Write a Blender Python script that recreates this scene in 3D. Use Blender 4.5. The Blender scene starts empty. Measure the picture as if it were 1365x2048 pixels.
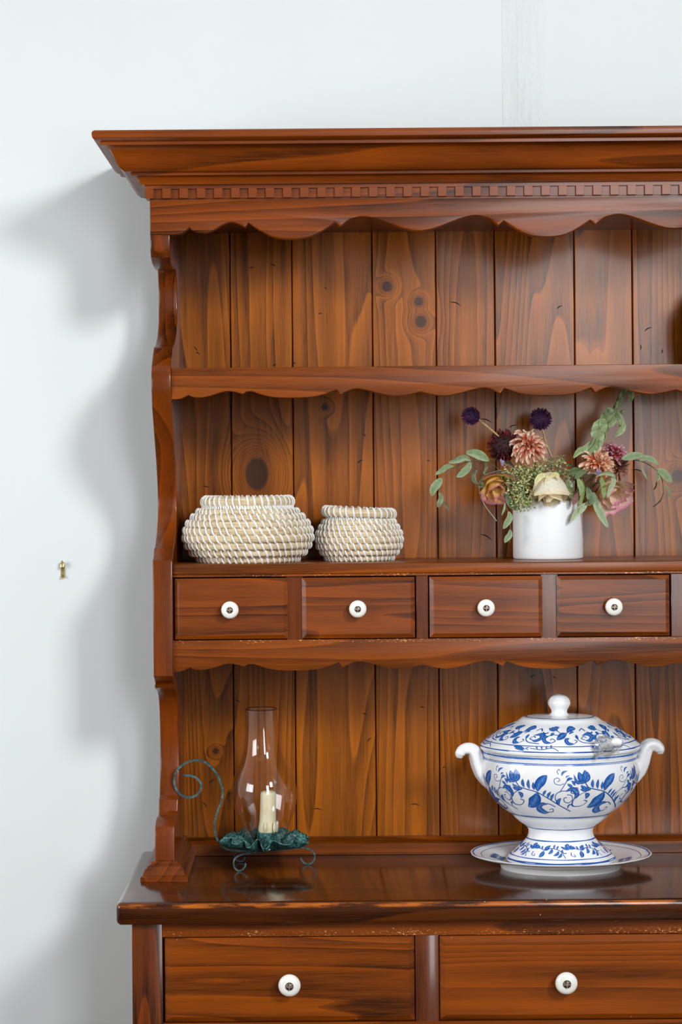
import bpy, bmesh, math, random
from mathutils import Vector, Matrix, noise as mnoise

random.seed(7)
C = bpy.context.scene.collection
PI = math.pi

# ------------------------------------------------------------------ camera
# The photograph was shot square-on with a short telephoto; F is in pixels of a 1365x2048 frame.
F, D, VX, VY, TH = 4000.0, 3.85, 650.0, 970.0, math.radians(0.46)
ZC = 1.5665                                    # eye height
cs, sn = math.cos(TH), math.sin(TH)
cam_d = bpy.data.cameras.new('camera'); cam = bpy.data.objects.new('camera', cam_d); C.objects.link(cam)
cam_d.sensor_fit = 'VERTICAL'; cam_d.sensor_height = 36.0; cam_d.sensor_width = 24.0
cam_d.lens = F / 2048 * 36.0
cam_d.shift_x = (682.5 - VX) / 2048; cam_d.shift_y = (VY - 1024) / 2048
cam_d.clip_start = 0.05; cam_d.clip_end = 60
cam.location = (0, -D, ZC)
cam.rotation_euler = (Matrix.Rotation(TH, 3, 'Y') @ Matrix.Rotation(PI / 2, 3, 'X')).to_euler()
bpy.context.scene.camera = cam

# ------------------------------------------------------------------ world, exposure, daylight
sc = bpy.context.scene
sc.view_settings.view_transform = 'Standard'; sc.view_settings.look = 'None'
sc.view_settings.exposure = 0.0; sc.view_settings.gamma = 1.0; sc.view_settings.use_curve_mapping = False
w = bpy.data.worlds.new('sky'); sc.world = w; w.use_nodes = True
w.node_tree.nodes['Background'].inputs[0].default_value = (0.80, 0.90, 1.0, 1)
w.node_tree.nodes['Background'].inputs[1].default_value = 1.0

cy = sc.cycles; cy.max_bounces = 6; cy.diffuse_bounces = 3; cy.glossy_bounces = 3; cy.transparent_max_bounces = 12
cy.caustics_reflective = False; cy.caustics_refractive = False; cy.use_adaptive_sampling = True; cy.adaptive_threshold = 0.05

RX0, RX1, RY0, RH = -2.9, 2.4, -5.0, 4.4       # room: left wall, right wall, front wall, ceiling height
WY = 0.045                                     # face of the back wall
# windows: (wall, a0, a1, z0, z1)   a = Y on the right/left wall, X on the front wall
WINS = [('right', -4.75, -3.75, 2.85, 3.85), ('front', 0.75, 1.65, 0.9, 3.3), ('left', -3.2, -1.4, 1.1, 2.5)]
POWER = [67, 29, 40]
AIM = [(-0.2, 0.0, 1.2), (0.1, 0.0, 1.2), (-0.2, 0.0, 1.5)]   # daylight comes in slanting downwards
SPREAD = [110, 120, 140]
def daylight(name, loc, aim, sx, sz, power, spread, col=(0.97, 0.985, 1.0)):
    l = bpy.data.lights.new(name, 'AREA'); l.shape = 'RECTANGLE'; l.size = sx - 0.12; l.size_y = sz - 0.12
    l.energy = power; l.color = col; l.spread = math.radians(spread)
    o = bpy.data.objects.new(name, l); C.objects.link(o); o.location = loc
    o.rotation_euler = (Vector(aim) - Vector(loc)).to_track_quat('-Z', 'Y').to_euler()
for (wl, a0, a1, z0, z1), pw, am, spd in zip(WINS, POWER, AIM, SPREAD):
    zc, ac = (z0 + z1) / 2, (a0 + a1) / 2
    loc = {'right': (RX1 - 0.02, ac, zc), 'left': (RX0 + 0.02, ac, zc), 'front': (ac, RY0 + 0.02, zc)}[wl]
    daylight('daylight_' + wl, loc, am, a1 - a0, z1 - z0, pw, spd)

# ------------------------------------------------------------------ helpers
def P(px, py, Y):
    """world X, Z of the photograph's pixel at a given depth Y"""
    du, dv = px - VX, py - VY
    d = (D + Y) / F
    return (du * cs - dv * sn) * d, ZC - (du * sn + dv * cs) * d
def P3(px, py, Y):
    x, z = P(px, py, Y); return Vector((x, Y, z))
def S(Y): return (D + Y) / F                   # metres per pixel at depth Y

def link(o, parent=None):
    C.objects.link(o)
    if parent is not None: o.parent = parent
    return o
def tag(o, label, cat, group=None):
    o['label'] = label; o['category'] = cat
    if group: o['group'] = group
    return o
def thing(name, loc, label, cat, group=None):
    o = bpy.data.objects.new(name, None); o.empty_display_size = 0.05; link(o); o.location = loc
    return tag(o, label, cat, group)
def struct(o): o['kind'] = 'structure'; return o

def mesh(name, verts, faces, mat, parent=None, smooth=True, angle=40, org=None, cols=None, bevel=0, seg=2, bang=35, part_label=None):
    if org is None: org = Vector(parent.location) if parent is not None and parent.parent is None else (
        Vector(parent.parent.location) if parent is not None else Vector((0, 0, 0)))
    me = bpy.data.meshes.new(name)
    me.from_pydata([tuple(Vector(v) - org) for v in verts], [], faces)
    if bevel or True:
        bm = bmesh.new(); bm.from_mesh(me)
        bmesh.ops.recalc_face_normals(bm, faces=bm.faces)
        if bevel:
            es = [e for e in bm.edges if len(e.link_faces) == 2 and e.calc_face_angle(0) > math.radians(bang)]
            bmesh.ops.bevel(bm, geom=es, offset=bevel, segments=seg, affect='EDGES', profile=0.5, clamp_overlap=True)
        bm.to_mesh(me); bm.free()
    if cols is not None:
        a = me.color_attributes.new('Col', 'FLOAT_COLOR', 'POINT')
        for i, c in enumerate(cols): a.data[i].color = (c[0], c[1], c[2], 1)
    if smooth:
        for p in me.polygons: p.use_smooth = True
        me.set_sharp_from_angle(angle=math.radians(angle))
    if mat: me.materials.append(mat)
    o = bpy.data.objects.new(name, me); link(o, parent)
    if part_label: o['label'] = part_label
    return o
def meshobj(name, me, parent, loc):
    o = bpy.data.objects.new(name, me); link(o, parent); o.location = loc; return o

def boxv(x0, x1, y0, y1, z0, z1):
    v = [(x0, y0, z0), (x1, y0, z0), (x1, y1, z0), (x0, y1, z0), (x0, y0, z1), (x1, y0, z1), (x1, y1, z1), (x0, y1, z1)]
    f = [(0, 3, 2, 1), (4, 5, 6, 7), (0, 1, 5, 4), (1, 2, 6, 5), (2, 3, 7, 6), (3, 0, 4, 7)]
    return v, f
def box(name, x0, x1, y0, y1, z0, z1, mat, parent=None, bevel=0, seg=2, **k):
    v, f = boxv(x0, x1, y0, y1, z0, z1); return mesh(name, v, f, mat, parent, bevel=bevel, seg=seg, **k)
def join(parts):
    V, Fs = [], []
    for v, f in parts:
        n = len(V); V += list(v); Fs += [tuple(i + n for i in q) for q in f]
    return V, Fs
def prism(pts, fn, t0, t1):
    """pts: 2D outline; fn(a, b, t) -> 3D"""
    n = len(pts)
    v = [fn(a, b, t0) for a, b in pts] + [fn(a, b, t1) for a, b in pts]
    f = [tuple(range(n)), tuple(range(2 * n - 1, n - 1, -1))]
    f += [(i, i + n, (i + 1) % n + n, (i + 1) % n) for i in range(n)]
    return v, f
def lathe(prof, n=48, c=(0, 0, 0), sy=1.0, lobe=None, axis='Z'):
    v, f = [], []
    for j, (r, z) in enumerate(prof):
        for i in range(n):
            t = 2 * PI * i / n
            k = r * (lobe(t, j) if lobe else 1)
            v.append((c[0] + k * math.sin(t), c[1] - k * sy * math.cos(t), c[2] + z))
    m = len(prof)
    for j in range(m - 1):
        for i in range(n):
            f.append((j * n + i, j * n + (i + 1) % n, (j + 1) * n + (i + 1) % n, (j + 1) * n + i))
    if prof[0][0] > 1e-6: f.append(tuple(range(n - 1, -1, -1))) if prof[0] != prof[-1] else None
    if prof[-1][0] > 1e-6 and prof[0] != prof[-1]: f.append(tuple((m - 1) * n + i for i in range(n)))
    return v, f
def catmull(pts, n=8):
    pts = [Vector(p) for p in pts]; out = []
    for i in range(len(pts) - 1):
        p0 = pts[i - 1] if i else pts[0] * 2 - pts[1]
        p1, p2 = pts[i], pts[i + 1]
        p3 = pts[i + 2] if i + 2 < len(pts) else p2 * 2 - p1
        for k in range(n):
            t = k / n
            out.append(0.5 * ((2 * p1) + (p2 - p0) * t + (2 * p0 - 5 * p1 + 4 * p2 - p3) * t * t + (3 * p1 - p0 - 3 * p2 + p3) * t ** 3))
    out.append(pts[-1]); return out
def tube(path, rad, n=8, flat=1.0, up=(0, -1, 0), cap=True):
    """rad: number or list; flat scales the section along `up`"""
    path = [Vector(p) for p in path]; m = len(path); v, f = [], []
    if not isinstance(rad, (list, tuple)): rad = [rad] * m
    if len(rad) != m: rad = [rad[min(len(rad) - 1, int(i * (len(rad) - 1) / (m - 1)))] * (1 - (i * (len(rad) - 1) / (m - 1)) % 1) +
                             rad[min(len(rad) - 1, int(i * (len(rad) - 1) / (m - 1)) + 1)] * ((i * (len(rad) - 1) / (m - 1)) % 1) for i in range(m)]
    u = Vector(up)
    for i in range(m):
        t = (path[min(i + 1, m - 1)] - path[max(i - 1, 0)]).normalized()
        u2 = u - t * u.dot(t)
        if u2.length < 1e-4: u2 = t.orthogonal()
        u2.normalize(); s = t.cross(u2)
        if up is None: u = u2
        for k in range(n):
            a = 2 * PI * k / n
            v.append(path[i] + s * math.cos(a) * rad[i] + u2 * math.sin(a) * rad[i] * flat)
    for i in range(m - 1):
        for k in range(n):
            f.append((i * n + k, i * n + (k + 1) % n, (i + 1) * n + (k + 1) % n, (i + 1) * n + k))
    if cap: f.append(tuple(range(n - 1, -1, -1))); f.append(tuple((m - 1) * n + k for k in range(n)))
    return v, f

# ------------------------------------------------------------------ materials
def lin(r, g, b):
    f = lambda c: (c / 12.92 if c <= 0.04045 else ((c + 0.055) / 1.055) ** 2.4)
    return (f(r / 255), f(g / 255), f(b / 255), 1)
class NT:
    def __init__(s, name):
        s.m = bpy.data.materials.new(name); s.m.use_nodes = True; s.t = s.m.node_tree
        s.b = s.t.nodes['Principled BSDF']; s.out = s.t.nodes['Material Output']
    def n(s, typ, **k):
        x = s.t.nodes.new('ShaderNode' + typ)
        for a, b in k.items(): setattr(x, a, b)
        return x
    def l(s, a, b): s.t.links.new(a, b)
    def put(s, sock, v):
        if hasattr(v, 'is_output'): s.l(v, sock)
        else: sock.default_value = v
    def math(s, op, a, b=0.0, c=None, clamp=False):
        x = s.n('Math', operation=op, use_clamp=clamp); s.put(x.inputs[0], a)
        s.put(x.inputs[1], b)
        if c is not None: s.put(x.inputs[2], c)
        return x.outputs[0]
    def vec(s, x, y, z):
        c = s.n('CombineXYZ'); s.put(c.inputs[0], x); s.put(c.inputs[1], y); s.put(c.inputs[2], z); return c.outputs[0]
    def noise(s, v, scale=1, detail=2, rough=0.5, dist=0):
        x = s.n('TexNoise'); s.l(v, x.inputs['Vector']); x.inputs['Scale'].default_value = scale
        x.inputs['Detail'].default_value = detail; x.inputs['Roughness'].default_value = rough
        x.inputs['Distortion'].default_value = dist; return x.outputs['Fac']
    def ramp(s, fac, stops, interp='LINEAR'):
        x = s.n('ValToRGB'); s.l(fac, x.inputs[0]); e = x.color_ramp; e.interpolation = interp
        while len(e.elements) < len(stops): e.elements.new(0.5)
        for q, (p, c) in zip(e.elements, stops): q.position = p; q.color = c if len(c) == 4 else (*c, 1)
        return x.outputs[0]
    def mix(s, fac, a, b, blend='MIX'):
        x = s.n('Mix', data_type='RGBA', blend_type=blend); s.put(x.inputs[0], fac)
        s.put(x.inputs[6], a); s.put(x.inputs[7], b); return x.outputs[2]
    def smooth(s, v, a, b):
        x = s.n('MapRange', interpolation_type='SMOOTHSTEP'); s.put(x.inputs[0], v)
        x.inputs[1].default_value = a; x.inputs[2].default_value = b; return x.outputs[0]
    def obj(s):
        t = s.n('TexCoord'); p = s.n('SeparateXYZ'); s.l(t.outputs['Object'], p.inputs[0]); return t.outputs['Object'], p.outputs
    def bump(s, h, strength=0.3, dist=0.001):
        x = s.n('Bump'); s.l(h, x.inputs['Height']); x.inputs['Strength'].default_value = strength
        x.inputs['Distance'].default_value = dist; s.l(x.outputs[0], s.b.inputs['Normal'])
    def set(s, **k):
        for a, b in k.items(): s.put(s.b.inputs[a.replace('_', ' ')], b)
        return s.m

def wood(name, axis, tone=1.0, rough=0.30, knots=(), K=9.0, contrast=1.0, chips=(), flecks=False, blot=0.5, light=None, dark=None, nscale=7.0, coat=0.12, vary=1.0, wear=None):
    """stained pine. axis = grain direction. knots: (across, along, r_across, r_along, ring strength) in object space"""
    t = NT(name); o, p = t.obj()
    ia = {'X': (2, 1, 0), 'Z': (0, 1, 2), 'Y': (0, 2, 1)}[axis]
    ac, de, al = p[ia[0]], p[ia[1]], p[ia[2]]
    oi = t.n('ObjectInfo'); rnd = t.math('MULTIPLY', oi.outputs['Random'], vary)
    r1 = t.math('MULTIPLY', rnd, 37.0); r2 = t.math('MULTIPLY', rnd, 91.0)
    acw = ac
    kd = []
    for (ka, kl, ra, rl, rs) in knots:
        da = t.math('SUBTRACT', ac, ka); dl = t.math('SUBTRACT', al, kl)
        ds = t.n('VectorMath', operation='LENGTH'); t.l(t.vec(t.math('DIVIDE', da, ra), t.math('DIVIDE', dl, rl), 0.0), ds.inputs[0])
        d = ds.outputs['Value']
        e = t.math('EXPONENT', t.math('MULTIPLY', t.math('MULTIPLY', d, d), -0.16))
        acw = t.math('SUBTRACT', acw, t.math('MULTIPLY', t.math('MULTIPLY', da, e), 0.85))
        kd.append((d, e, rs))
    base = t.vec(t.math('ADD', t.math('MULTIPLY', acw, nscale), r1), t.math('ADD', t.math('MULTIPLY', de, 3.0), r2), t.math('MULTIPLY', al, 0.55))
    N = t.noise(base, 1.0, 1.5, 0.4)
    for d, e, rs in kd:
        if rs > 0: 
            x = t.n('Mix', data_type='FLOAT'); t.put(x.inputs[0], t.math('MULTIPLY', e, rs, clamp=True)); t.put(x.inputs[2], N); t.put(x.inputs[3], t.math('MULTIPLY', d, 0.16)); N = x.outputs[0]
    saw = t.math('FRACT', t.math('MULTIPLY', N, K))
    ring = t.math('MULTIPLY', t.math('POWER', saw, 2.5), t.smooth(saw, 1.0, 0.94))
    early = t.math('POWER', t.math('SUBTRACT', 1.0, saw), 5.0)
    stv = t.vec(t.math('ADD', t.math('MULTIPLY', acw, 70.0), r2), t.math('MULTIPLY', de, 40.0), t.math('ADD', t.math('MULTIPLY', al, 1.6), r1))
    streak = t.noise(stv, 1.0, 4, 0.6)
    fv = t.vec(t.math('MULTIPLY', acw, 520.0), t.math('MULTIPLY', de, 300.0), t.math('MULTIPLY', al, 14.0))
    fib = t.noise(fv, 1.0, 2, 0.6)
    blv = t.vec(t.math('ADD', t.math('MULTIPLY', ac, 9.0), r1), t.math('MULTIPLY', de, 6.0), t.math('MULTIPLY', al, 2.6))
    bl = t.noise(blv, 1.0, 3, 0.55)
    v = t.math('ADD', t.math('MULTIPLY', t.math('SUBTRACT', streak, 0.5), 0.62 * contrast), t.math('MULTIPLY', t.math('SUBTRACT', fib, 0.5), 0.60 * contrast))
    v = t.math('ADD', t.math('SUBTRACT', v, t.math('MULTIPLY', ring, 0.27 * contrast)), t.math('MULTIPLY', early, 0.26 * contrast))
    v = t.math('ADD', v, t.math('MULTIPLY', t.math('SUBTRACT', bl, 0.5), blot))
    v = t.math('ADD', v, t.math('MULTIPLY', t.math('SUBTRACT', rnd, 0.5 * vary), 0.14))
    v = t.math('ADD', v, 0.52)
    lt = light or lin(216, 118, 8); dk = dark or lin(70, 32, 4)
    tone *= 0.66
    sc_ = lambda c: tuple(min(1, q * tone) for q in c[:3]) + (1,)
    md = tuple(lt[i] * 0.52 + dk[i] * 0.48 for i in range(3)) + (1,)
    col = t.ramp(v, [(0.08, sc_(dk)), (0.45, sc_(md)), (0.92, sc_(lt))])
    inner = t.ramp(streak, [(0.35, (0.022, 0.007, 0.003)), (0.7, (0.07, 0.022, 0.007))])
    for d, e, rs in kd:
        halo = t.math('MULTIPLY', t.smooth(d, 2.4, 1.0), 0.45)
        col = t.mix(halo, col, (dk[0] * 1.6, dk[1] * 1.5, dk[2] * 1.3, 1))
        pit = t.smooth(t.math('ADD', d, t.math('MULTIPLY', t.math('SUBTRACT', streak, 0.5), 0.5)), 1.12, 0.86)
        col = t.mix(t.math('MULTIPLY', pit, 0.93), col, inner)
    if chips:
        g = None
        for zc_, hw in chips:
            q = t.smooth(t.math('ABSOLUTE', t.math('SUBTRACT', p[2], zc_)), hw, hw * 0.2)
            g = q if g is None else t.math('MAXIMUM', g, q)
        nz = t.noise(t.vec(t.math('MULTIPLY', p[0], 170.0), 0.0, t.math('MULTIPLY', p[2], 420.0)), 1.0, 3, 0.7)
        big = t.noise(t.vec(t.math('MULTIPLY', p[0], 9.0), 0.0, 0.0), 1.0, 2)
        m_ = t.math('MULTIPLY', t.smooth(t.math('ADD', nz, t.math('MULTIPLY', big, 0.35)), 0.76, 0.82), g)
        col = t.mix(m_, col, lin(226, 160, 98))
    if wear:
        g = t.smooth(t.math('ABSOLUTE', t.math('SUBTRACT', p[2], wear[0])), wear[1], wear[1] * 0.3)
        nz = t.noise(t.vec(t.math('MULTIPLY', p[0], 14.0), t.math('MULTIPLY', p[1], 14.0), t.math('MULTIPLY', p[2], 90.0)), 1.0, 4, 0.65)
        col = t.mix(t.math('MULTIPLY', t.smooth(nz, 0.38, 0.62), g), col, lin(186, 98, 26))
    if flecks:
        vo = t.n('TexVoronoi'); t.l(o, vo.inputs['Vector']); vo.inputs['Scale'].default_value = 32.0
        sp = t.n('SeparateColor'); t.l(vo.outputs['Color'], sp.inputs[0])
        fl = t.math('MULTIPLY', t.math('LESS_THAN', vo.outputs['Distance'], 0.035), t.math('GREATER_THAN', sp.outputs[0], 0.55))
        col = t.mix(t.math('MULTIPLY', fl, 0.7), col, lin(225, 205, 185))
    t.set(Base_Color=col, Roughness=t.math('ADD', t.math('MULTIPLY', streak, 0.12), rough - 0.05), IOR=1.35)
    t.b.inputs['Coat Weight'].default_value = coat; t.b.inputs['Coat Roughness'].default_value = 0.12
    t.bump(t.math('ADD', streak, t.math('MULTIPLY', fib, 0.5)), 0.12, 0.0006)
    return t.m

def simple(name, col, rough=0.5, metal=0.0, bump=None, **k):
    t = NT(name); t.set(Base_Color=col, Roughness=rough, Metallic=metal, **k)
    if bump:
        o, p = t.obj(); t.bump(t.noise(o, bump[0], 3), bump[1], bump[2])
    return t.m
def mottled(name, stops, scale, rough=0.5, metal=0.0, detail=4, bump=0.3, bd=0.0006, **k):
    t = NT(name); o, p = t.obj(); n = t.noise(o, scale, detail, 0.6)
    t.set(Base_Color=t.ramp(n, stops), Roughness=rough, Metallic=metal, **k); t.bump(n, bump, bd); return t.m
def vcol(name, rough=0.6, trans=0.0, nscale=250, amt=0.35, sheen=0.0):
    t = NT(name); a = t.n('Attribute'); a.attribute_name = 'Col'; o, p = t.obj()
    n = t.noise(o, nscale, 3, 0.6)
    c = t.mix(1.0, a.outputs['Color'], t.ramp(n, [(0.25, (1 - amt * 0.6,) * 3), (0.75, (1 + amt * 0.7,) * 3)]), 'MULTIPLY')
    t.set(Base_Color=c, Roughness=rough)
    t.b.inputs['Subsurface Weight'].default_value = 0.0
    t.bump(n, 0.25, 0.0005)
    if trans:
        tr = t.n('BsdfTranslucent'); t.l(c, tr.inputs[0]); mx = t.n('MixShader'); mx.inputs[0].default_value = trans
        t.l(t.b.outputs[0], mx.inputs[1]); t.l(tr.outputs[0], mx.inputs[2]); t.l(mx.outputs[0], t.out.inputs[0])
    return t.m

# wall paint, with a wrinkled taped joint above the dresser
def wall_material():
    t = NT('wall_paint'); o, p = t.obj()
    n1 = t.noise(o, 2.0, 3, 0.5)
    col = t.ramp(n1, [(0.3, lin(221, 228, 228)), (0.7, lin(226, 232, 233))])
    t.set(Base_Color=col, Roughness=0.55)
    fine = t.noise(t.vec(t.math('MULTIPLY', p[0], 60.0), 0.0, t.math('MULTIPLY', p[2], 110.0)), 1.0, 4, 0.6)
    x0, x1 = 0.3525, 0.432
    band = t.math('MULTIPLY', t.smooth(p[0], x0 - 0.001, x0 + 0.001), t.smooth(p[0], x1 + 0.02, x1 - 0.03))
    wr = t.noise(t.vec(t.math('MULTIPLY', p[0], 75.0), 0.0, t.math('MULTIPLY', p[2], 16.0)), 1.0, 4, 0.65, 0.8)
    ridge = t.math('SUBTRACT', 1.0, t.math('ABSOLUTE', t.math('MULTIPLY', t.math('SUBTRACT', wr, 0.5), 5.0)), clamp=True)
    crease = t.smooth(t.math('ABSOLUTE', t.math('SUBTRACT', p[0], t.math('ADD', 0.382, t.math('MULTIPLY', t.math('SUBTRACT', wr, 0.5), 0.03)))), 0.004, 0.0)
    h = t.math('ADD', t.math('MULTIPLY', fine, 0.10), t.math('MULTIPLY', band, t.math('ADD', t.math('MULTIPLY', ridge, 1.3), t.math('ADD', 0.5, t.math('MULTIPLY', crease, 0.9)))))
    t.bump(h, 0.42, 0.0022)
    return t.m
M = {}
M['wall'] = wall_material()
M['floor'] = wood('floor_boards', 'Y', tone=1.0, rough=0.4, light=lin(150, 110, 76), dark=lin(80, 54, 34))
M['white_paint'] = mottled('white_paint', [(0.3, lin(228, 230, 230)), (0.7, lin(236, 238, 238))], 6, 0.5, bump=0.05)
M['ceiling'] = mottled('ceiling_paint', [(0.3, lin(236, 236, 234)), (0.7, lin(242, 242, 240))], 3, 0.7, bump=0.05)
def thin_glass(name, tint=(0.95, 0.95, 0.95), rough=0.02, ior=1.45, amount=1.0, add=0.0):
    t = NT(name); t.t.nodes.remove(t.b)
    tr = t.n('BsdfTransparent'); tr.inputs[0].default_value = (*tint, 1); g = t.n('BsdfGlossy'); g.inputs['Roughness'].default_value = rough
    fr = t.n('LayerWeight'); fr.inputs[0].default_value = 0.5
    mx = t.n('MixShader'); t.l(t.math('ADD', t.math('MULTIPLY', t.math('POWER', fr.outputs['Facing'], 4.0), 0.8 * amount), 0.04 + add, clamp=True), mx.inputs[0]); t.l(tr.outputs[0], mx.inputs[1]); t.l(g.outputs[0], mx.inputs[2])
    t.l(mx.outputs[0], t.out.inputs[0]); return t.m
M['pane'] = thin_glass('window_glass')

# ------------------------------------------------------------------ key planes (metres, Y forward is negative)
Z_WORK = 0.86                                   # worktop surface
YR, YP = -0.250, -0.257                         # rails, posts/aprons
X0 = P(300, 440, YP)[0]                         # outer left of the hutch
XC = P(584 + 511, 478 - 4.5, YP)[0]             # middle of the dresser
X1 = 2 * XC - X0
PITCH = 511 * S(YP)
TS = 0.0355                                     # thickness of the hutch sides
Z_CT = P(184, 262, YP - 0.092)[1]               # cornice top
ZT = lambda px, py, Y=YR: P(px, py, Y)[1]

# ------------------------------------------------------------------ room shell
def wall_with_hole(name, mk, a0, a1, hole):
    """mk(a, z, t): point; t 0 = inner face, 1 = outer"""
    h0, h1, z0, z1 = hole
    parts = []
    for (p0, p1, q0, q1) in ((a0, h0, 0, RH), (h1, a1, 0, RH), (h0, h1, 0, z0), (h0, h1, z1, RH)):
        parts.append(prism([(p0, q0), (p1, q0), (p1, q1), (p0, q1)], mk, 0, 1))
    v, f = join(parts); return struct(mesh(name, v, f, M['wall'], smooth=False))
struct(box('wall_back', RX0 - 0.1, RX1 + 0.1, WY, WY + 0.12, 0, RH, M['wall'], smooth=False))
struct(box('floor', RX0 - 0.1, RX1 + 0.1, RY0 - 0.1, WY, -0.08, 0, M['floor'], smooth=False))
struct(box('ceiling', RX0 - 0.1, RX1 + 0.1, RY0 - 0.1, WY + 0.12, RH, RH + 0.1, M['ceiling'], smooth=False))
wr, wf, wl_ = WINS[0], WINS[1], WINS[2]
wall_with_hole('wall_right', lambda a, z, t: (RX1 + 0.12 * t, a, z), RY0, WY, wr[1:])
wall_with_hole('wall_front', lambda a, z, t: (a, RY0 - 0.12 * t, z), RX0 - 0.1, RX1 + 0.1, wf[1:])
wall_with_hole('wall_left', lambda a, z, t: (RX0 - 0.12 * t, a, z), RY0, WY, wl_[1:])
struct(box('baseboard_back', RX0, RX1, WY - 0.014, WY, 0, 0.11, M['white_paint'], bevel=0.004))
def window(name, mk, a0, a1, z0, z1):
    fr = []
    b = 0.045
    for (p0, p1, q0, q1) in ((a0, a0 + b, z0, z1), (a1 - b, a1, z0, z1), (a0 + b, a1 - b, z0, z0 + b), (a0 + b, a1 - b, z1 - b, z1)):
        fr.append(prism([(p0, q0), (p1, q0), (p1, q1), (p0, q1)], mk, 0.0, 0.05))
    v, f = join(fr); wo = struct(mesh(name, v, f, M['white_paint'], smooth=False))
    am = (a0 + a1) / 2
    v, f = prism([(am - 0.015, z0 + b), (am + 0.015, z0 + b), (am + 0.015, z1 - b), (am - 0.015, z1 - b)], mk, 0.008, 0.04)
    mesh('mullion', v, f, M['white_paint'], wo, smooth=False)
    for s0, s1 in ((a0 + b, am - 0.015), (am + 0.015, a1 - b)):
        v, f = prism([(s0, z0 + b), (s1, z0 + b), (s1, z1 - b), (s0, z1 - b)], mk, 0.02, 0.024)
        mesh('pane', v, f, M['pane'], wo, smooth=False)
window('window_1', lambda a, z, t: (RX1 + t, a, z), *wr[1:])
window('window_2', lambda a, z, t: (a, RY0 - t, z), *wf[1:])
window('window_3', lambda a, z, t: (RX0 - t, a, z), *wl_[1:])

# ------------------------------------------------------------------ hutch
HUT = Vector((XC, YP, Z_WORK))
hutch = thing('hutch', HUT, 'stained pine dresser hutch with plank back, scalloped aprons and a dentil cornice', 'hutch')
def kz(px, py, rpx, rpz, rs):                    # knots, in hutch space
    x, z = P(px, py, 0.0); return (x - HUT.x, z - HUT.z, rpx * S(0), rpz * S(0), rs)
KN = [kz(513, 948, 24, 33, 1.0), kz(775, 573, 10, 10, 0.5), kz(838, 603, 9, 9, 0.5), kz(842, 643, 11, 12, 0.5),
      kz(650, 814, 6, 6, 0.3), kz(432, 1502, 6, 6, 0.3), kz(1357, 952, 12, 13, 0.6)]
M['board'] = wood('pine_board', 'Z', tone=1.06, rough=0.27, knots=KN, K=24.0, blot=0.42)
M['wood_x'] = wood('pine_rail', 'X', tone=0.93, rough=0.32, K=16.0, blot=0.7, light=lin(186, 92, 16))
M['wood_corn'] = wood('pine_cornice', 'X', tone=0.95, rough=0.28, K=14.0, blot=0.9, light=lin(178, 84, 14), dark=lin(44, 20, 9))
M['wood_z'] = wood('pine_post', 'Z', tone=0.72, rough=0.24, K=14.0, blot=1.1, light=lin(178, 82, 14), dark=lin(40, 18, 9), coat=0.4)
M['wood_y'] = wood('pine_end', 'Y', tone=0.8, rough=0.25, K=14.0, blot=0.9, light=lin(170, 80, 16), dark=lin(40, 18, 8), coat=0.4)
M['wood_dentil'] = wood('pine_dentil', 'X', tone=0.95, rough=0.3, K=6.0, blot=0.5, light=lin(172, 82, 16), dark=lin(44, 20, 9), vary=0.0)
Zrl = Z_WORK
M['rail_chip'] = wood('pine_worn_rail', 'X', tone=0.93, rough=0.32, K=16.0, blot=0.7, light=lin(186, 92, 16),
                      chips=[(ZT(350, 1153) - HUT.z, 0.005), (ZT(350, 1284) - HUT.z, 0.005)], flecks=True)
M['drawer'] = wood('pine_drawer', 'X', tone=0.92, rough=0.30, K=16.0, blot=0.55, light=lin(186, 90, 16), dark=lin(56, 27, 11), flecks=True, nscale=9)
M['dark_gap'] = simple('dark_gap', (0.006, 0.004, 0.003, 1), 0.9, bump=(300, 0.2, 0.0005))

# plank back
Z_PT = ZT(300, 420, YP)
seams = [P(x, y, 0)[0] for x, y in ((464, 1000), (588, 1000), (748.5, 1000), (876, 1000), (993.5, 1000), (1153, 1000), (1269, 1000))]
seams = [X0 + TS - 0.003] + seams
for wd in (0.118, 0.150, 0.112, 0.128):
    if seams[-1] + wd < X1 - TS - 0.05: seams.append(seams[-1] + wd)
seams.append(X1 - TS)
for a, b in zip(seams[:-1], seams[1:]):
    g = 0.0010; ch = 0.0013
    pr = [(a + g, 0.012), (a + g, ch), (a + g + ch, 0), (b - g - ch, 0), (b - g, ch), (b - g, 0.012)]
    v, f = prism(pr, lambda x, y, t: (x, y, t), Z_WORK, Z_PT)
    mesh('back_plank', v, f, M['board'], hutch, smooth=False)
box('back_panel', X0 + 0.004, X1 - 0.004, 0.013, 0.022, Z_WORK, Z_PT, M['dark_gap'], hutch)

# distress marks on the planks
marks = []
def mk_marks(ox, oy, s, L):
    for x0, y0, x1, y1 in L: marks.append((ox + x0 / s, oy + y0 / s, ox + x1 / s, oy + y1 / s))
mk_marks(360, 460, 3.4125, [(615, 232, 655, 250), (985, 390, 1003, 405), (945, 573, 972, 570), (95, 795, 118, 828), (110, 832, 135, 855), (630, 930, 660, 918), (770, 905, 790, 915), (475, 262, 510, 255)])
mk_marks(740, 460, 2.184, [(350, 315, 400, 332), (818, 345, 842, 330), (1200, 443, 1235, 425), (1183, 500, 1183, 525), (1278, 520, 1275, 540)])
mk_marks(580, 790, 4.266, [(575, 585, 632, 553), (625, 330, 648, 358), (1168, 560, 1200, 565)])
mk_marks(580, 1330, 3.592, [(165, 1035, 238, 1045), (520, 347, 555, 360), (558, 555, 588, 522), (935, 303, 970, 308), (865, 1003, 935, 1010), (1100, 742, 1118, 728)])
mk_marks(330, 1390, 4.403, [(390, 775, 450, 740), (330, 945, 370, 995), (615, 45, 670, 70)])
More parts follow.
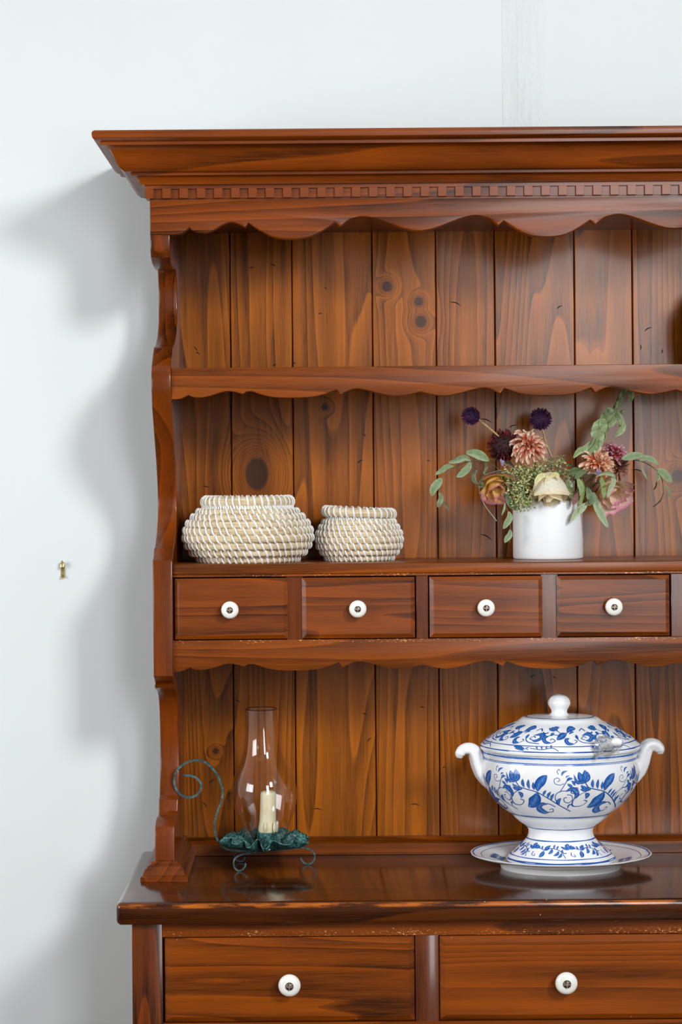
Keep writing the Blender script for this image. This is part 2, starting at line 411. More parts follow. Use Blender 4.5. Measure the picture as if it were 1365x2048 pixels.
mk_marks(0, 0, 1, [(1062, 1355, 1070, 1351), (1106, 1353, 1112, 1357), (405, 973, 420, 976), (960, 1068, 985, 1082), (1262, 940, 1290, 946), (960, 838, 985, 846), (1018, 856, 1036, 850)])
pts = []
for x0, y0, x1, y1 in marks:
    a, b = P3(x0, y0, 0.0), P3(x1, y1, 0.0); m_ = (a + b) / 2 + Vector((b - a).cross(Vector((0, 1, 0)))) * 0.12
    pts.append(tube(catmull([a, m_, b], 3), [0.0003, 0.0012, 0.0010, 0.0003], 5, flat=0.25))
v, f = join(pts); o = mesh('nick_mark', v, f, M['dark_gap'], hutch, part_label='small dark nicks scattered over the plank back'); o['kind'] = 'stuff'

# side panels (outline: image row -> depth)
sidep = [(540, -0.125), (541, -0.105), (552, -0.092), (575, -0.083), (612, -0.08), (645, -0.088), (670, -0.115), (688, -0.155), (693, -0.185), (695, -0.205),
         (703, -0.214), (716, -0.232), (734, -0.250), (752, YP), (780, -0.2555), (815, -0.246), (868, -0.210), (928, -0.165), (975, -0.142), (1005, -0.135), (1035, -0.142), (1062, -0.165), (1085, -0.195), (1094, -0.213),
         (1096, -0.225), (1101, -0.230), (1112, -0.240), (1120, -0.255), (1124, YP), (1352, YP), (1356, -0.254), (1364, -0.236), (1367, -0.232), (1370, -0.240), (1376, -0.236), (1379, -0.222), (1383, -0.182), (1396, -0.155), (1420, -0.138),
         (1455, -0.128), (1510, -0.125), (1545, -0.131), (1570, -0.143), (1590, -0.150), (1600, -0.165), (1622, -0.172), (1631, -0.185), (1633, -0.215), (1640, -0.236), (1654, -0.252), (1672, YP), (1735, YP)]
topp = [(440, YP + 0.012), (469, YP + 0.003), (500, YP + 0.003), (515, -0.247), (527, -0.228), (535, -0.195), (540, -0.155)]
out = [(YY, P(310, py, YY)[1]) for py, YY in topp + sidep]
out[-1] = (YP, Z_WORK + 0.02)
def dens(pts):                                   # smooth resample but keep steps
    o = []
    for i in range(len(pts) - 1):
        o.append(pts[i])
    o.append(pts[-1]); return o
def side_panel(xa, xb):
    pr = [(0.03, Z_PT + 0.02), (YP + 0.012, Z_PT + 0.02)] + out + [(0.03, Z_WORK + 0.02)]
    v, f = prism(pr, lambda y, z, t: (t, y, z), xa, xb)
    # bevel only the long front outline edges
    org = Vector(hutch.location); me = bpy.data.meshes.new('side_panel')
    me.from_pydata([tuple(Vector(q) - org) for q in v], [], f)
    bm = bmesh.new(); bm.from_mesh(me); bmesh.ops.recalc_face_normals(bm, faces=bm.faces)
    es = [e for e in bm.edges if len(e.link_faces) == 2 and any(len(q.verts) > 4 for q in e.link_faces)]
    bmesh.ops.bevel(bm, geom=es, offset=0.0045, segments=4, affect='EDGES', profile=0.5, clamp_overlap=True)
    bm.to_mesh(me); bm.free()
    for q in me.polygons: q.use_smooth = True
    me.set_sharp_from_angle(angle=math.radians(34)); me.materials.append(M['wood_z'])
    return link(bpy.data.objects.new('side_panel', me), hutch)
side_panel(X0, X0 + TS); side_panel(X1 - TS, X1)

# stepped foot mouldings under the sides
def ringstack(name, xa, xb, ya, yb, prof, mat, parent):
    """rectangular moulding: prof (e, z); closed front and sides, runs back to yb"""
    v, f = [], []
    for e, z in prof:
        v += [(xa - e, yb, z), (xa - e, ya - e, z), (xb + e, ya - e, z), (xb + e, yb, z)]
    for j in range(len(prof) - 1):
        for i in range(4):
            f.append((j * 4 + i, j * 4 + (i + 1) % 4, (j + 1) * 4 + (i + 1) % 4, (j + 1) * 4 + i))
    f.append((3, 2, 1, 0)); n = (len(prof) - 1) * 4; f.append((n, n + 1, n + 2, n + 3))
    return mesh(name, v, f, mat, parent, angle=30)
fp = [(0.0245, 0), (0.0245, 0.0085), (0.0225, 0.0098), (0.020, 0.0105), (0.0195, 0.012), (0.0185, 0.016), (0.0160, 0.0215), (0.0130, 0.0245), (0.0128, 0.0262), (0.0090, 0.0268), (0.0088, 0.0285), (0.0060, 0.0290), (0.0055, 0.0335), (0.0, 0.0345)]
for xa in (X0, X1 - TS):
    ringstack('foot_moulding', xa, xa + TS, YP, 0.03, [(e, Z_WORK + 0.0003 + z) for e, z in fp], M['wood_y'], hutch)

# cornice: moulding swept along the front with mitred returns
def corn_pt(px, py):
    U = (px - VX) * cs - (py - VY) * sn; k = U / F
    p_ = (X0 - k * (D + YP)) / (1 - k)
    return p_, ZC - ((px - VX) * sn + (py - VY) * cs) * (D + YP - p_) / F
cp = [(188, 260.5), (184, 263), (183, 268), (184.5, 275), (190, 280), (197, 283), (200, 284), (200.5, 290), (206, 291), (214, 294), (221, 300), (226, 309), (230, 318), (234, 327), (240, 336),
      (249, 343), (259, 345.5), (261.5, 346), (262.5, 351), (268, 352.5), (274, 355), (279, 361), (281.5, 369.5), (290, 371)]
cpm = [corn_pt(*q) for q in cp]
zbot = cpm[-1][1]; pb = cpm[-1][0]
def sweep(name, prof, mat, parent, close_back=True):
    v, f = [], []
    for e, z in prof: v += [(X0 - e, 0.03, z), (X0 - e, YP - e, z), (X1 + e, YP - e, z), (X1 + e, 0.03, z)]
    n = len(prof)
    for j in range(n - 1):
        for i in range(3): f.append((j * 4 + i, j * 4 + i + 1, (j + 1) * 4 + i + 1, (j + 1) * 4 + i))
        f.append((j * 4 + 3, j * 4, (j + 1) * 4, (j + 1) * 4 + 3))
    f.append((0, 1, 2, 3)); f.append(((n - 1) * 4 + 3, (n - 1) * 4 + 2, (n - 1) * 4 + 1, (n - 1) * 4))
    return mesh(name, v, f, mat, parent, angle=28)
sweep('cornice', cpm, M['wood_corn'], hutch)
zd0, zd1 = ZT(300, 398, YP), zbot
p_t = corn_pt(290, 385)[0]; p_b = p_t - 0.0050
sweep('dentil_band', [(p_t, zbot + 0.0005), (p_t, ZT(300, 378, YP - p_t)), (p_b, ZT(300, 378, YP - p_t)), (p_b, zd0), (0.0, zd0)], M['wood_corn'], hutch)
# proud teeth
dn = 34.5 * S(YP - p_t); nw = 17.2 * S(YP - p_t)
fx = P(305.7, 388, YP - p_t)[0]                  # first notch, left edge
ztop = ZT(300, 378, YP - p_t) + 0.0002
v, f = boxv(0, dn - nw, -0.0050, 0.0002, zd0 - ztop, 0)
tooth0 = None; x = fx - (dn - nw)
while x < X1 + p_t - 0.004:
    if x < X0 - p_t: x = X0 - p_t
    if tooth0 is None:
        tooth0 = mesh('dentil', v, f, M['wood_dentil'], hutch, org=Vector((0, 0, 0)), bevel=0.0004, seg=1)
        tooth0.location = Vector((x, YP - p_b, ztop)) - HUT
    else: meshobj('dentil', tooth0.data, hutch, Vector((x, YP - p_b, ztop)) - HUT)
    x += dn
# returns of the dentil band teeth on the two ends
sweep('frieze', [(0.0, zd0 + 0.001), (0.0, ZT(300, 402, YP)), (-0.003, ZT(300, 402, YP) - 0.001)], M['wood_corn'], hutch)

# aprons
def seq(segs):
    o = []
    for s in segs:
        c = catmull([(a, b, 0) for a, b in s], 5); o += [(q.x, q.y) for q in (c if not o else c[1:])]
    return o
def apron(name, yface, thick, top_px, bulge_px, half, left, xa, xb, mat, bev=0.003):
    """half: segments (dx, h) px from the bulge centre; left: segments absolute photo px down to the first bulge cusp"""
    sc_ = S(yface); zb = P(*bulge_px, yface)[1]; xb1 = XC - PITCH
    L = [(P(a, b, yface)) for a, b in seq(left)]
    H = [(dx * sc_, h * sc_) for dx, h in seq(half)]
    Hneg = [(-dx, h) for dx, h in reversed(H)]
    cusp = H[[i for i, q in enumerate(H) if abs(q[0] - half[0][-1][0] * sc_) < 1e-9][0]][0]
    pts = [(max(x_, xa), z_) for x_, z_ in L]
    first = [(xb1 + dx, zb + h) for dx, h in Hneg if dx > -cusp - 1e-9][1:]
    pts += first
    for k in range(3):
        c = xb1 + k * PITCH
        if k: pts += [(c + dx, zb + h) for dx, h in Hneg][1:]
        if k < 2: pts += [(c + dx, zb + h) for dx, h in H][1:]
        else: pts += [(c + dx, zb + h) for dx, h in H if dx < cusp - 1e-9][1:]
    pts += [(2 * XC - x_, z_) for x_, z_ in reversed([(max(a, xa), b) for a, b in L])]
    cl = []
    for q in pts:
        if not cl or (abs(q[0] - cl[-1][0]) + abs(q[1] - cl[-1][1])) > 1e-5: cl.append(q)
    zt = P(*top_px, yface)[1]
    pr = [(xa, zt)] + cl + [(xb, zt)]
    v, f = prism(pr, lambda x_, z_, t: (x_, t, z_), yface, yface + thick)
    org = Vector(hutch.location); me = bpy.data.meshes.new(name)
    me.from_pydata([tuple(Vector(q) - org) for q in v], [], f)
    bm = bmesh.new(); bm.from_mesh(me); bmesh.ops.recalc_face_normals(bm, faces=bm.faces)
    es = [e for e in bm.edges if all(abs(q.co.y - (yface - org.y)) < 1e-6 for q in e.verts) and len(e.link_faces) == 2]
    bmesh.ops.bevel(bm, geom=es, offset=bev, segments=3, affect='EDGES', profile=0.5, clamp_overlap=True)
    bm.to_mesh(me); bm.free()
    for q in me.polygons: q.use_smooth = True
    me.set_sharp_from_angle(angle=math.radians(32)); me.materials.append(mat)
    return link(bpy.data.objects.new(name, me), hutch)
XA, XB = X0 + TS, X1 - TS
top_half = [[(0, 0), (22, 1.5), (43, 7), (67, 20), (86.5, 33)], [(86.5, 33), (97, 24)], [(97, 24), (108, 33), (120, 39.5), (141, 44), (163, 41), (190, 32), (212, 24), (235, 17), (256, 14.5)]]
top_left = [[(300, 469), (342, 469.5), (356, 468.5), (366, 466), (379, 454.5)], [(379, 454.5), (386, 461), (403, 465.5), (421, 463.6), (443, 451), (461, 444.5), (476, 447), (490.6, 454.5)], [(490.6, 454.5), (497, 445.5)]]
apron('apron', YP, 0.018, (300, 400), (584, 478), top_half, top_left, X0, X1, M['wood_corn'], 0.0016)
low_half = [[(0, 0), (35, 1.2), (60, 6), (87, 15.5)], [(87, 15.5), (95, 5.5)], [(95, 5.5), (104, 10), (114, 14.5), (128, 17), (148, 14), (178, 6), (205, 1.5), (230, 4), (256, 10)]]
def low_left(dx, dy):
    return [[(345 + dx, 1344 + dy), (358 + dx, 1343.5 + dy), (368 + dx, 1341 + dy), (380.5 + dx, 1335 + dy)], [(380.5 + dx, 1335 + dy), (386 + dx, 1338 + dy), (396 + dx, 1340 + dy), (411 + dx, 1339.6 + dy), (432 + dx, 1334 + dy), (452 + dx, 1328 + dy), (468.7 + dx, 1328 + dy), (489 + dx, 1333 + dy)], [(489 + dx, 1333 + dy), (497 + dx, 1328 + dy)]]
apron('apron', YR, 0.020, (350, 736), (585, 795.5), low_half, low_left(-3, -545), XA, XB, M['wood_x'], 0.004)
apron('apron', YR, 0.020, (350, 1281.5), (590, 1341), low_half, low_left(0, 0), XA, XB, M['rail_chip'], 0.004)

# shelves and drawer case
zs1 = ZT(350, 736); zs2 = ZT(350, 1129.5); zdt = ZT(350, 1155); zdb = ZT(350, 1281.5)
box('shelf', XA, XB, YR + 0.020, -0.0005, zs1 - 0.019, zs1 - 0.001, M['wood_x'], hutch)
box('shelf', XA, XB, YR - 0.001, -0.0005, zs2 - 0.0185, zs2, M['wood_x'], hutch, bevel=0.0022, seg=3)
box('drawer_rail', XA, XB, YR, YR + 0.02, zdt, zs2 - 0.0186, M['rail_chip'], hutch, bevel=0.0008, seg=1)
box('case_bottom', XA, XB, YR + 0.020, -0.0005, zdb - 0.012, zdb, M['wood_x'], hutch)
box('case_back', XA, XB, YR + 0.055, YR + 0.06, zdb, zdt + 0.005, M['dark_gap'], hutch)
box('top_board', XA, XB, YP + 0.018, -0.0005, ZT(350, 430, YP) - 0.001, ZT(350, 405, YP), M['wood_x'], hutch)
zk0 = Z_WORK + 0.0005; zk1 = P(1340, 1672, -0.03)[1]
pr = [(-0.0005, zk0), (-0.034, zk0), (-0.034, zk1 - 0.009), (-0.0305, zk1 - 0.0065), (-0.0295, zk1 - 0.0055), (-0.026, zk1 - 0.0055), (-0.018, zk1 - 0.0015), (-0.0150, zk1), (-0.0005, zk1)]
v, f = prism(pr, lambda y, z, t: (t, y, z), XA, XB); mesh('back_strip', v, f, M['wood_x'], hutch, angle=25)

# ceramic knobs
M['ceramic'] = mottled('ivory_ceramic', [(0.3, lin(240, 240, 230)), (0.75, lin(250, 250, 244))], 30, 0.12, bump=0.02)
M['screw'] = mottled('screw_bronze', [(0.3, lin(70, 55, 48)), (0.7, lin(130, 112, 100))], 250, 0.35, 0.8)
def knob_meshes(r):
    prof = [(0.30, 0.0), (0.62, 0.02), (0.62, 0.10), (0.42, 0.22), (0.40, 0.40), (0.55, 0.62), (0.85, 0.80), (0.98, 1.0), (1.0, 1.15), (0.96, 1.30), (0.84, 1.44), (0.62, 1.53), (0.38, 1.56), (0.34, 1.52), (0.02, 1.50)]
    v, f = lathe([(a * r, b * r) for a, b in prof], 28)
    rot = lambda q: (q[0], -q[2], -q[1])          # axis Z -> -Y
    v = [rot(q) for q in v]
    sp = [(0.36, 1.50), (0.36, 1.58), (0.30, 1.66), (0.16, 1.71), (0.012, 1.72)]
    v2, f2 = lathe([(a * r, b * r) for a, b in sp], 20); v2 = [rot(q) for q in v2]
    s1 = boxv(-0.33 * r, 0.33 * r, -1.745 * r, -1.66 * r, -0.035 * r, 0.035 * r); s2 = boxv(-0.035 * r, 0.035 * r, -1.744 * r, -1.66 * r, -0.33 * r, 0.33 * r)
    return (v, f), (v2, f2), join([s1, s2])
KM = {}
def add_knob(parent, loc, r):
    """parent drawer sits at its own location"""
    key = round(r, 4)
    a = bpy.data.objects
    if key not in KM:
        k, s, sl = knob_meshes(r)
        o1 = mesh('knob', *k, M['ceramic'], parent, org=Vector((0, 0, 0)), part_label='round ivory ceramic knob')
        o2 = mesh('screw', *s, M['screw'], parent, org=Vector((0, 0, 0)), part_label='dark bronze cross-head screw')
        o3 = mesh('screw_slot', *sl, M['slot'], parent, org=Vector((0, 0, 0)))
        KM[key] = (o1.data, o2.data, o3.data)
        for o in (o1, o2, o3): o.location = loc
    else:
        for nm, me, lb in zip(('knob', 'screw', 'screw_slot'), KM[key], ('round ivory ceramic knob', 'dark bronze cross-head screw', None)):
            o = meshobj(nm, me, parent, loc)
            if lb: o['label'] = lb
M['slot'] = mottled('slot_metal', [(0.3, lin(150, 140, 132)), (0.7, lin(176, 168, 160))], 200, 0.4, 0.6)
def drawer_front(w_, h_, t_, ch):
    """front slab centred on x,z=0, front face y=0 with chamfered border"""
    a, b = w_ / 2, h_ / 2
    rings = [(a, b, t_), (a, b, ch * 0.75), (a - 0.0006, b - 0.0006, ch * 0.7), (a - ch, b - ch, 0.0006), (a - ch - 0.0012, b - ch - 0.0012, 0.0)]
    v, f = [], []
    for x_, z_, y_ in rings: v += [(-x_, y_, -z_), (x_, y_, -z_), (x_, y_, z_), (-x_, y_, z_)]
    for j in range(len(rings) - 1):
        for i in range(4): f.append((j * 4 + i, j * 4 + (i + 1) % 4, (j + 1) * 4 + (i + 1) % 4, (j + 1) * 4 + i))
    f.append((0, 3, 2, 1)); n = (len(rings) - 1) * 4; f.append((n, n + 1, n + 2, n + 3)); return v, f
sr = S(YR); dw = 226 * sr; gap = 28.5 * sr; dh = zdt - zdb - 0.0045
zdm = (zdt + zdb) / 2 - 0.0002
v, f = drawer_front(dw, dh, 0.018, 0.0062)
dm = None
for k in range(3):
    cx = XC + (k - 1) * PITCH
    box('divider', cx - gap / 2 - 0.002, cx + gap / 2 + 0.002, YR + 0.006, YR + 0.03, zdb, zdt, M['wood_z'], hutch)
    for s in (-1, 1):
        lx = cx + s * (gap / 2 + dw / 2)
        if dm is None:
            d = mesh('drawer', v, f, M['drawer'], hutch, org=Vector((0, 0, 0)), angle=20); dm = d.data
        else: d = meshobj('drawer', dm, hutch, (0, 0, 0))
        d.location = Vector((lx, YR - 0.002, zdm)) - HUT
        add_knob(d, Vector((-0.0015, -0.0002, -0.001)), 17.6 * S(YR - 0.02))
for k in range(4):
    cx = XC + (k - 1.5) * PITCH
    hw = (PITCH - gap - 2 * dw) / 2 - 0.0025
    if k == 0: xa, xb = XA, cx + hw
    elif k == 3: xa, xb = cx - hw, XB
    else: xa, xb = cx - hw, cx + hw
    if xb - xa > 0.002: box('stile', xa, xb, YR + 0.0005, YR + 0.03, zdb, zdt, M['wood_z'], hutch, bevel=0.001, seg=1)

# ------------------------------------------------------------------ base cabinet with worktop
YB = -0.434
BX0 = P(264, 1900, YB)[0]; BX1 = 2 * XC - BX0
base = thing('sideboard', (XC, YB, 0), 'stained pine dresser base with worn worktop and wide drawers', 'sideboard')
zwt = Z_WORK; wth = 0.0385
M['worktop'] = wood('pine_worktop', 'X', tone=0.50, rough=0.17, K=16.0, blot=0.6, light=lin(160, 78, 16), dark=lin(48, 23, 11), flecks=True, coat=0.6, wear=(Z_WORK - 0.0062, 0.0052))
zr0 = P(330, 1875, YB)[1]
M['base_rail'] = wood('pine_base_rail', 'X', tone=0.93, rough=0.3, K=16.0, blot=0.7, light=lin(182, 88, 14), chips=[(zr0 + 0.002, 0.012)], flecks=True)
M['base_drawer'] = wood('pine_base_drawer', 'X', tone=1.0, rough=0.28, K=18.0, blot=0.7, light=lin(186, 90, 12), dark=lin(56, 26, 9), flecks=True, nscale=8)
def rounded_rect(xa, xb, ya, yb, r, n=5):
    o = []
    for cx, cy, a0 in ((xb - r, ya + r, -PI / 2), (xb - r, yb - r, 0), (xa + r, yb - r, PI / 2), (xa + r, ya + r, PI)):
        for i in range(n + 1): o.append((cx + r * math.cos(a0 + PI / 2 * i / n), cy + r * math.sin(a0 + PI / 2 * i / n)))
    return o
v, f = prism(rounded_rect(BX0 - 0.0245, BX1 + 0.0245, -0.4585, 0.03, 0.009), lambda x_, y_, t: (x_, y_, t), zwt - wth, zwt)
mesh('worktop', v, f, M['worktop'], base, bevel=0.0095, seg=5, bang=60, angle=50)
zu = zwt - wth - 0.0004
zl1 = P(330, 1877, YB)[1]; zl0 = P(330, 2045, YB)[1]
dwL = 500 * S(YB); pl = 0.470; zmid = zl0 - 0.035
box('top_rail', BX0 + 0.052, BX1 - 0.052, YB, YB + 0.02, zr0, zu, M['base_rail'], base, bevel=0.0008, seg=1)
box('middle_rail', BX0 + 0.052, BX1 - 0.052, YB, YB + 0.02, zmid, zl0 - 0.002, M['base_rail'], base, bevel=0.0008, seg=1)
box('stile', BX0, BX0 + 0.0525, YB - 0.0006, YB + 0.024, 0.09, zu, M['wood_z'], base, bevel=0.0015)
box('stile', BX1 - 0.0525, BX1, YB - 0.0006, YB + 0.024, 0.09, zu, M['wood_z'], base, bevel=0.0015)
for s in (-0.5, 0.5):
    box('stile', XC + s * pl - (pl - dwL) / 2 + 0.0015, XC + s * pl + (pl - dwL) / 2 - 0.0015, YB + 0.0005, YB + 0.022, 0.09, zr0, M['wood_z'], base, bevel=0.001)
box('side_panel', BX0 + 0.001, BX0 + 0.02, YB + 0.024, 0.028, 0.0, zu, M['wood_y'], base)
box('side_panel', BX1 - 0.02, BX1 - 0.001, YB + 0.024, 0.028, 0.0, zu, M['wood_y'], base)
box('inner_panel', BX0 + 0.021, BX1 - 0.021, YB + 0.045, YB + 0.05, 0.0, zu, M['dark_gap'], base)
v, f = boxv(BX0 - 0.008, BX1 + 0.008, YB - 0.012, 0.028, 0.0, 0.09); mesh('plinth', v, f, M['wood_x'], base, bevel=0.004)
v, f = drawer_front(dwL, zl1 - zl0, 0.02, 0.0085); dm = None
vd, fd = drawer_front(dwL, zmid - 0.1, 0.02, 0.0085); vp, fp_ = drawer_front(dwL - 0.13, zmid - 0.23, 0.012, 0.022); dm2 = None
for k in range(3):
    cx = XC + (k - 1) * pl
    if dm is None: d = mesh('drawer', v, f, M['base_drawer'], base, org=Vector((0, 0, 0)), angle=20); dm = d.data
    else: d = meshobj('drawer', dm, base, (0, 0, 0))
    d.location = Vector((cx, YB - 0.003, (zl0 + zl1) / 2)) - Vector(base.location)
    add_knob(d, Vector((0.0, -0.0002, -0.004)), 22.5 * S(YB - 0.03))
    zc = (0.1 + zmid) / 2
    if dm2 is None:
        d2 = mesh('door', vd, fd, M['wood_z'], base, org=Vector((0, 0, 0)), angle=20); d3 = mesh('raised_panel', vp, fp_, M['wood_z'], d2, org=Vector((0, 0, 0)), angle=20); dm2 = (d2.data, d3.data)
    else:
        d2 = meshobj('door', dm2[0], base, (0, 0, 0)); d3 = meshobj('raised_panel', dm2[1], d2, (0, 0, 0))
    d2.location = Vector((cx, YB - 0.003, zc)) - Vector(base.location); d3.location = (0, -0.006, 0)
    add_knob(d2, Vector((dwL / 2 - 0.035, -0.0002, 0.1)), 0.017)

# ------------------------------------------------------------------ baskets
def straw_material():
    t = NT('seagrass'); o, p = t.obj()
    n = t.noise(t.vec(t.math('MULTIPLY', p[0], 22.0), t.math('MULTIPLY', p[1], 22.0), t.math('MULTIPLY', p[2], 420.0)), 1.0, 4, 0.65)
    n2 = t.noise(o, 26, 3, 0.6)
    c = t.ramp(t.math('ADD', t.math('MULTIPLY', n, 0.7), t.math('MULTIPLY', n2, 0.3)), [(0.30, lin(150, 118, 78)), (0.47, lin(206, 182, 142)), (0.68, lin(234, 220, 190))])
    t.set(Base_Color=c, Roughness=0.65); t.bump(n, 0.6, 0.0012); return t.m
M['straw'] = straw_material()
M['cord'] = mottled('white_cord', [(0.3, lin(228, 226, 220)), (0.7, lin(247, 246, 243))], 300, 0.6, bump=0.2)
def basket(cpx, Yc, rows, coil, lid, shelf_z, nst, label, tilt=0.0, slant=0.075, th=0.0020):
    s = S(Yc); cx = P(cpx, 1050, Yc)[0]
    root = thing('basket', (cx, Yc, shelf_z), label, 'basket', 'lidded coiled baskets on the middle shelf')
    base_y = rows[0][1] + coil * 0.96
    V, Fs, ST = [], [], []
    prof_in = []
    for i, (hw, y) in enumerate(rows):
        ck = coil * 0.66; R = (hw - ck) * s; z = shelf_z + (base_y - y) * s; n = 72; m = 10; k0 = len(V)
        for a in range(n):
            ta = 2 * PI * a / n; wob = 1 + 0.006 * math.sin(5 * ta + i * 1.7)
            for b in range(m):
                tb = 2 * PI * b / m; rr = R + ck * s * math.cos(tb)
                V.append((cx + rr * wob * math.sin(ta), Yc - rr * wob * math.cos(ta), z + coil * s * 1.02 * math.sin(tb)))
        for a in range(n):
            for b in range(m):
                Fs.append((k0 + a * m + b, k0 + ((a + 1) % n) * m + b, k0 + ((a + 1) % n) * m + (b + 1) % m, k0 + a * m + (b + 1) % m))
        dense = 2 if i == len(rows) - 1 else 1
        for q in range(nst * dense):
            t0 = 2 * PI * q / (nst * dense) - i * slant * 1.0 + random.uniform(-0.01, 0.01)
            path = []
            for u in range(7):
                ph = math.radians(82 - 164 * u / 6); ta = -(-t0) + slant * (u / 6) * 1.0
                rr = R + (ck * s + th * 0.5) * math.cos(ph)
                path.append(Vector((cx + rr * math.sin(ta), Yc - rr * math.cos(ta), z + (coil * s * 1.02 + th * 0.45) * math.sin(ph))))
            ST.append(tube(path, [th * 0.8, th, th, th, th * 0.8], 5, flat=0.7, up=(path[3] - Vector((cx, Yc, z))).normalized()))
    # floor of the basket
    n = 48; k0 = len(V); R = (rows[0][0] - coil) * s; z = shelf_z + 0.0006
    V += [(cx + R * math.sin(2 * PI * i / n), Yc - R * math.cos(2 * PI * i / n), z) for i in range(n)]; Fs.append(tuple(range(k0, k0 + n)))
    mesh('body', V, Fs, M['straw'], root, angle=80)
    # lid: flat coiled disc
    hw, yt, yb, = lid; LV, LF = [], []
    lz = shelf_z + (base_y - (yt + yb) / 2) * s; lh = (yb - yt) / 2 * s; lc = coil * 1.25
    rows_l = []; R = (hw - lc) * s
    first = True
    while R > 0.004:
        rows_l.append((R, lh if first else lh * 0.8, lz if first else lz + lh * 0.12)); R -= lc * 1.75 * s; first = False
    def lp(rr, ta, zz):
        x_, y_ = rr * math.sin(ta), -rr * math.cos(ta)
        return Vector((cx + x_, Yc + y_, zz + x_ * tilt))
    for R, hh, zz in rows_l:
        n, m = 60, 10; k0 = len(LV)
        for a in range(n):
            ta = 2 * PI * a / n
            for b in range(m):
                tb = 2 * PI * b / m; LV.append(lp(R + lc * s * math.cos(tb), ta, zz + hh * math.sin(tb)))
        for a in range(n):
            for b in range(m): LF.append((k0 + a * m + b, k0 + ((a + 1) % n) * m + b, k0 + ((a + 1) % n) * m + (b + 1) % m, k0 + a * m + (b + 1) % m))
    lid_o = mesh('lid', LV, LF, M['straw'], root, angle=80)
    SL = []
    R, hh, zz = rows_l[0]
    for q in range(int(nst * 0.8)):
        t0 = 2 * PI * q / int(nst * 0.8) + random.uniform(-0.015, 0.015); path = []
        for u in range(9):
            ph = math.radians(115 - 200 * u / 8)
            path.append(lp(R + (lc * s + th * 0.4) * math.cos(ph), t0 + slant * 0.8 * u / 8, zz + (hh + th * 0.4) * math.sin(ph)))
        SL.append(tube(path, th * 1.1, 5, flat=0.7, up=(path[4] - Vector((cx, Yc, zz))).normalized()))
    v, f = join(SL); q = mesh('stitching', v, f, M['cord'], lid_o, org=Vector(root.location)); q['kind'] = 'stuff'
    v, f = join(ST); q = mesh('stitching', v, f, M['cord'], root, part_label='slanting white cord stitches'); q['kind'] = 'stuff'
    return root
basket(496, -0.126, [(104, 1113), (118, 1100), (127, 1086.5), (131.5, 1072.5), (130, 1058.5), (124, 1045), (114, 1032.5), (103, 1022), (91, 1015)], 7.4, (93, 990, 1012), zs2 + 0.0004, 50,
       'larger squat seagrass basket with white stitching, beside the left upright')
basket(718.5, -0.105, [(70, 1111.5), (79, 1100), (85.5, 1088.5), (87.5, 1076.5), (86, 1064.5), (80.5, 1053), (74, 1043), (65, 1036)], 6.4, (74, 1013, 1032), zs2 + 0.0004, 40,
       'smaller seagrass basket with its lid askew, the one nearer the vase', tilt=-0.05, slant=0.085)

# ------------------------------------------------------------------ vase
YV = -0.102
M['vase'] = mottled('white_glaze', [(0.3, lin(236, 239, 241)), (0.7, lin(241, 244, 246))], 8, 0.5, bump=0.02)
vx = P(1096.5, 1060, YV)[0]; rv = 70.2 * S(YV - 0.03); hv = 116 * S(YV)
vase = thing('vase', (vx, YV, zs2), 'plain white cylindrical vase holding the dried flowers', 'vase')
v, f = lathe([(0.003, 0.0012), (rv - 0.004, 0.0012), (rv - 0.003, 0.0003), (rv - 0.001, 0.0012), (rv, 0.004), (rv, hv - 0.003), (rv - 0.001, hv - 0.0008), (rv - 0.0028, hv), (rv - 0.0045, hv - 0.001), (rv - 0.005, hv - 0.004), (rv - 0.005, 0.008), (0.003, 0.007)], 64, (vx, YV, zs2))
mesh('body', v, f, M['vase'], vase, angle=50)
zvt = zs2 + hv

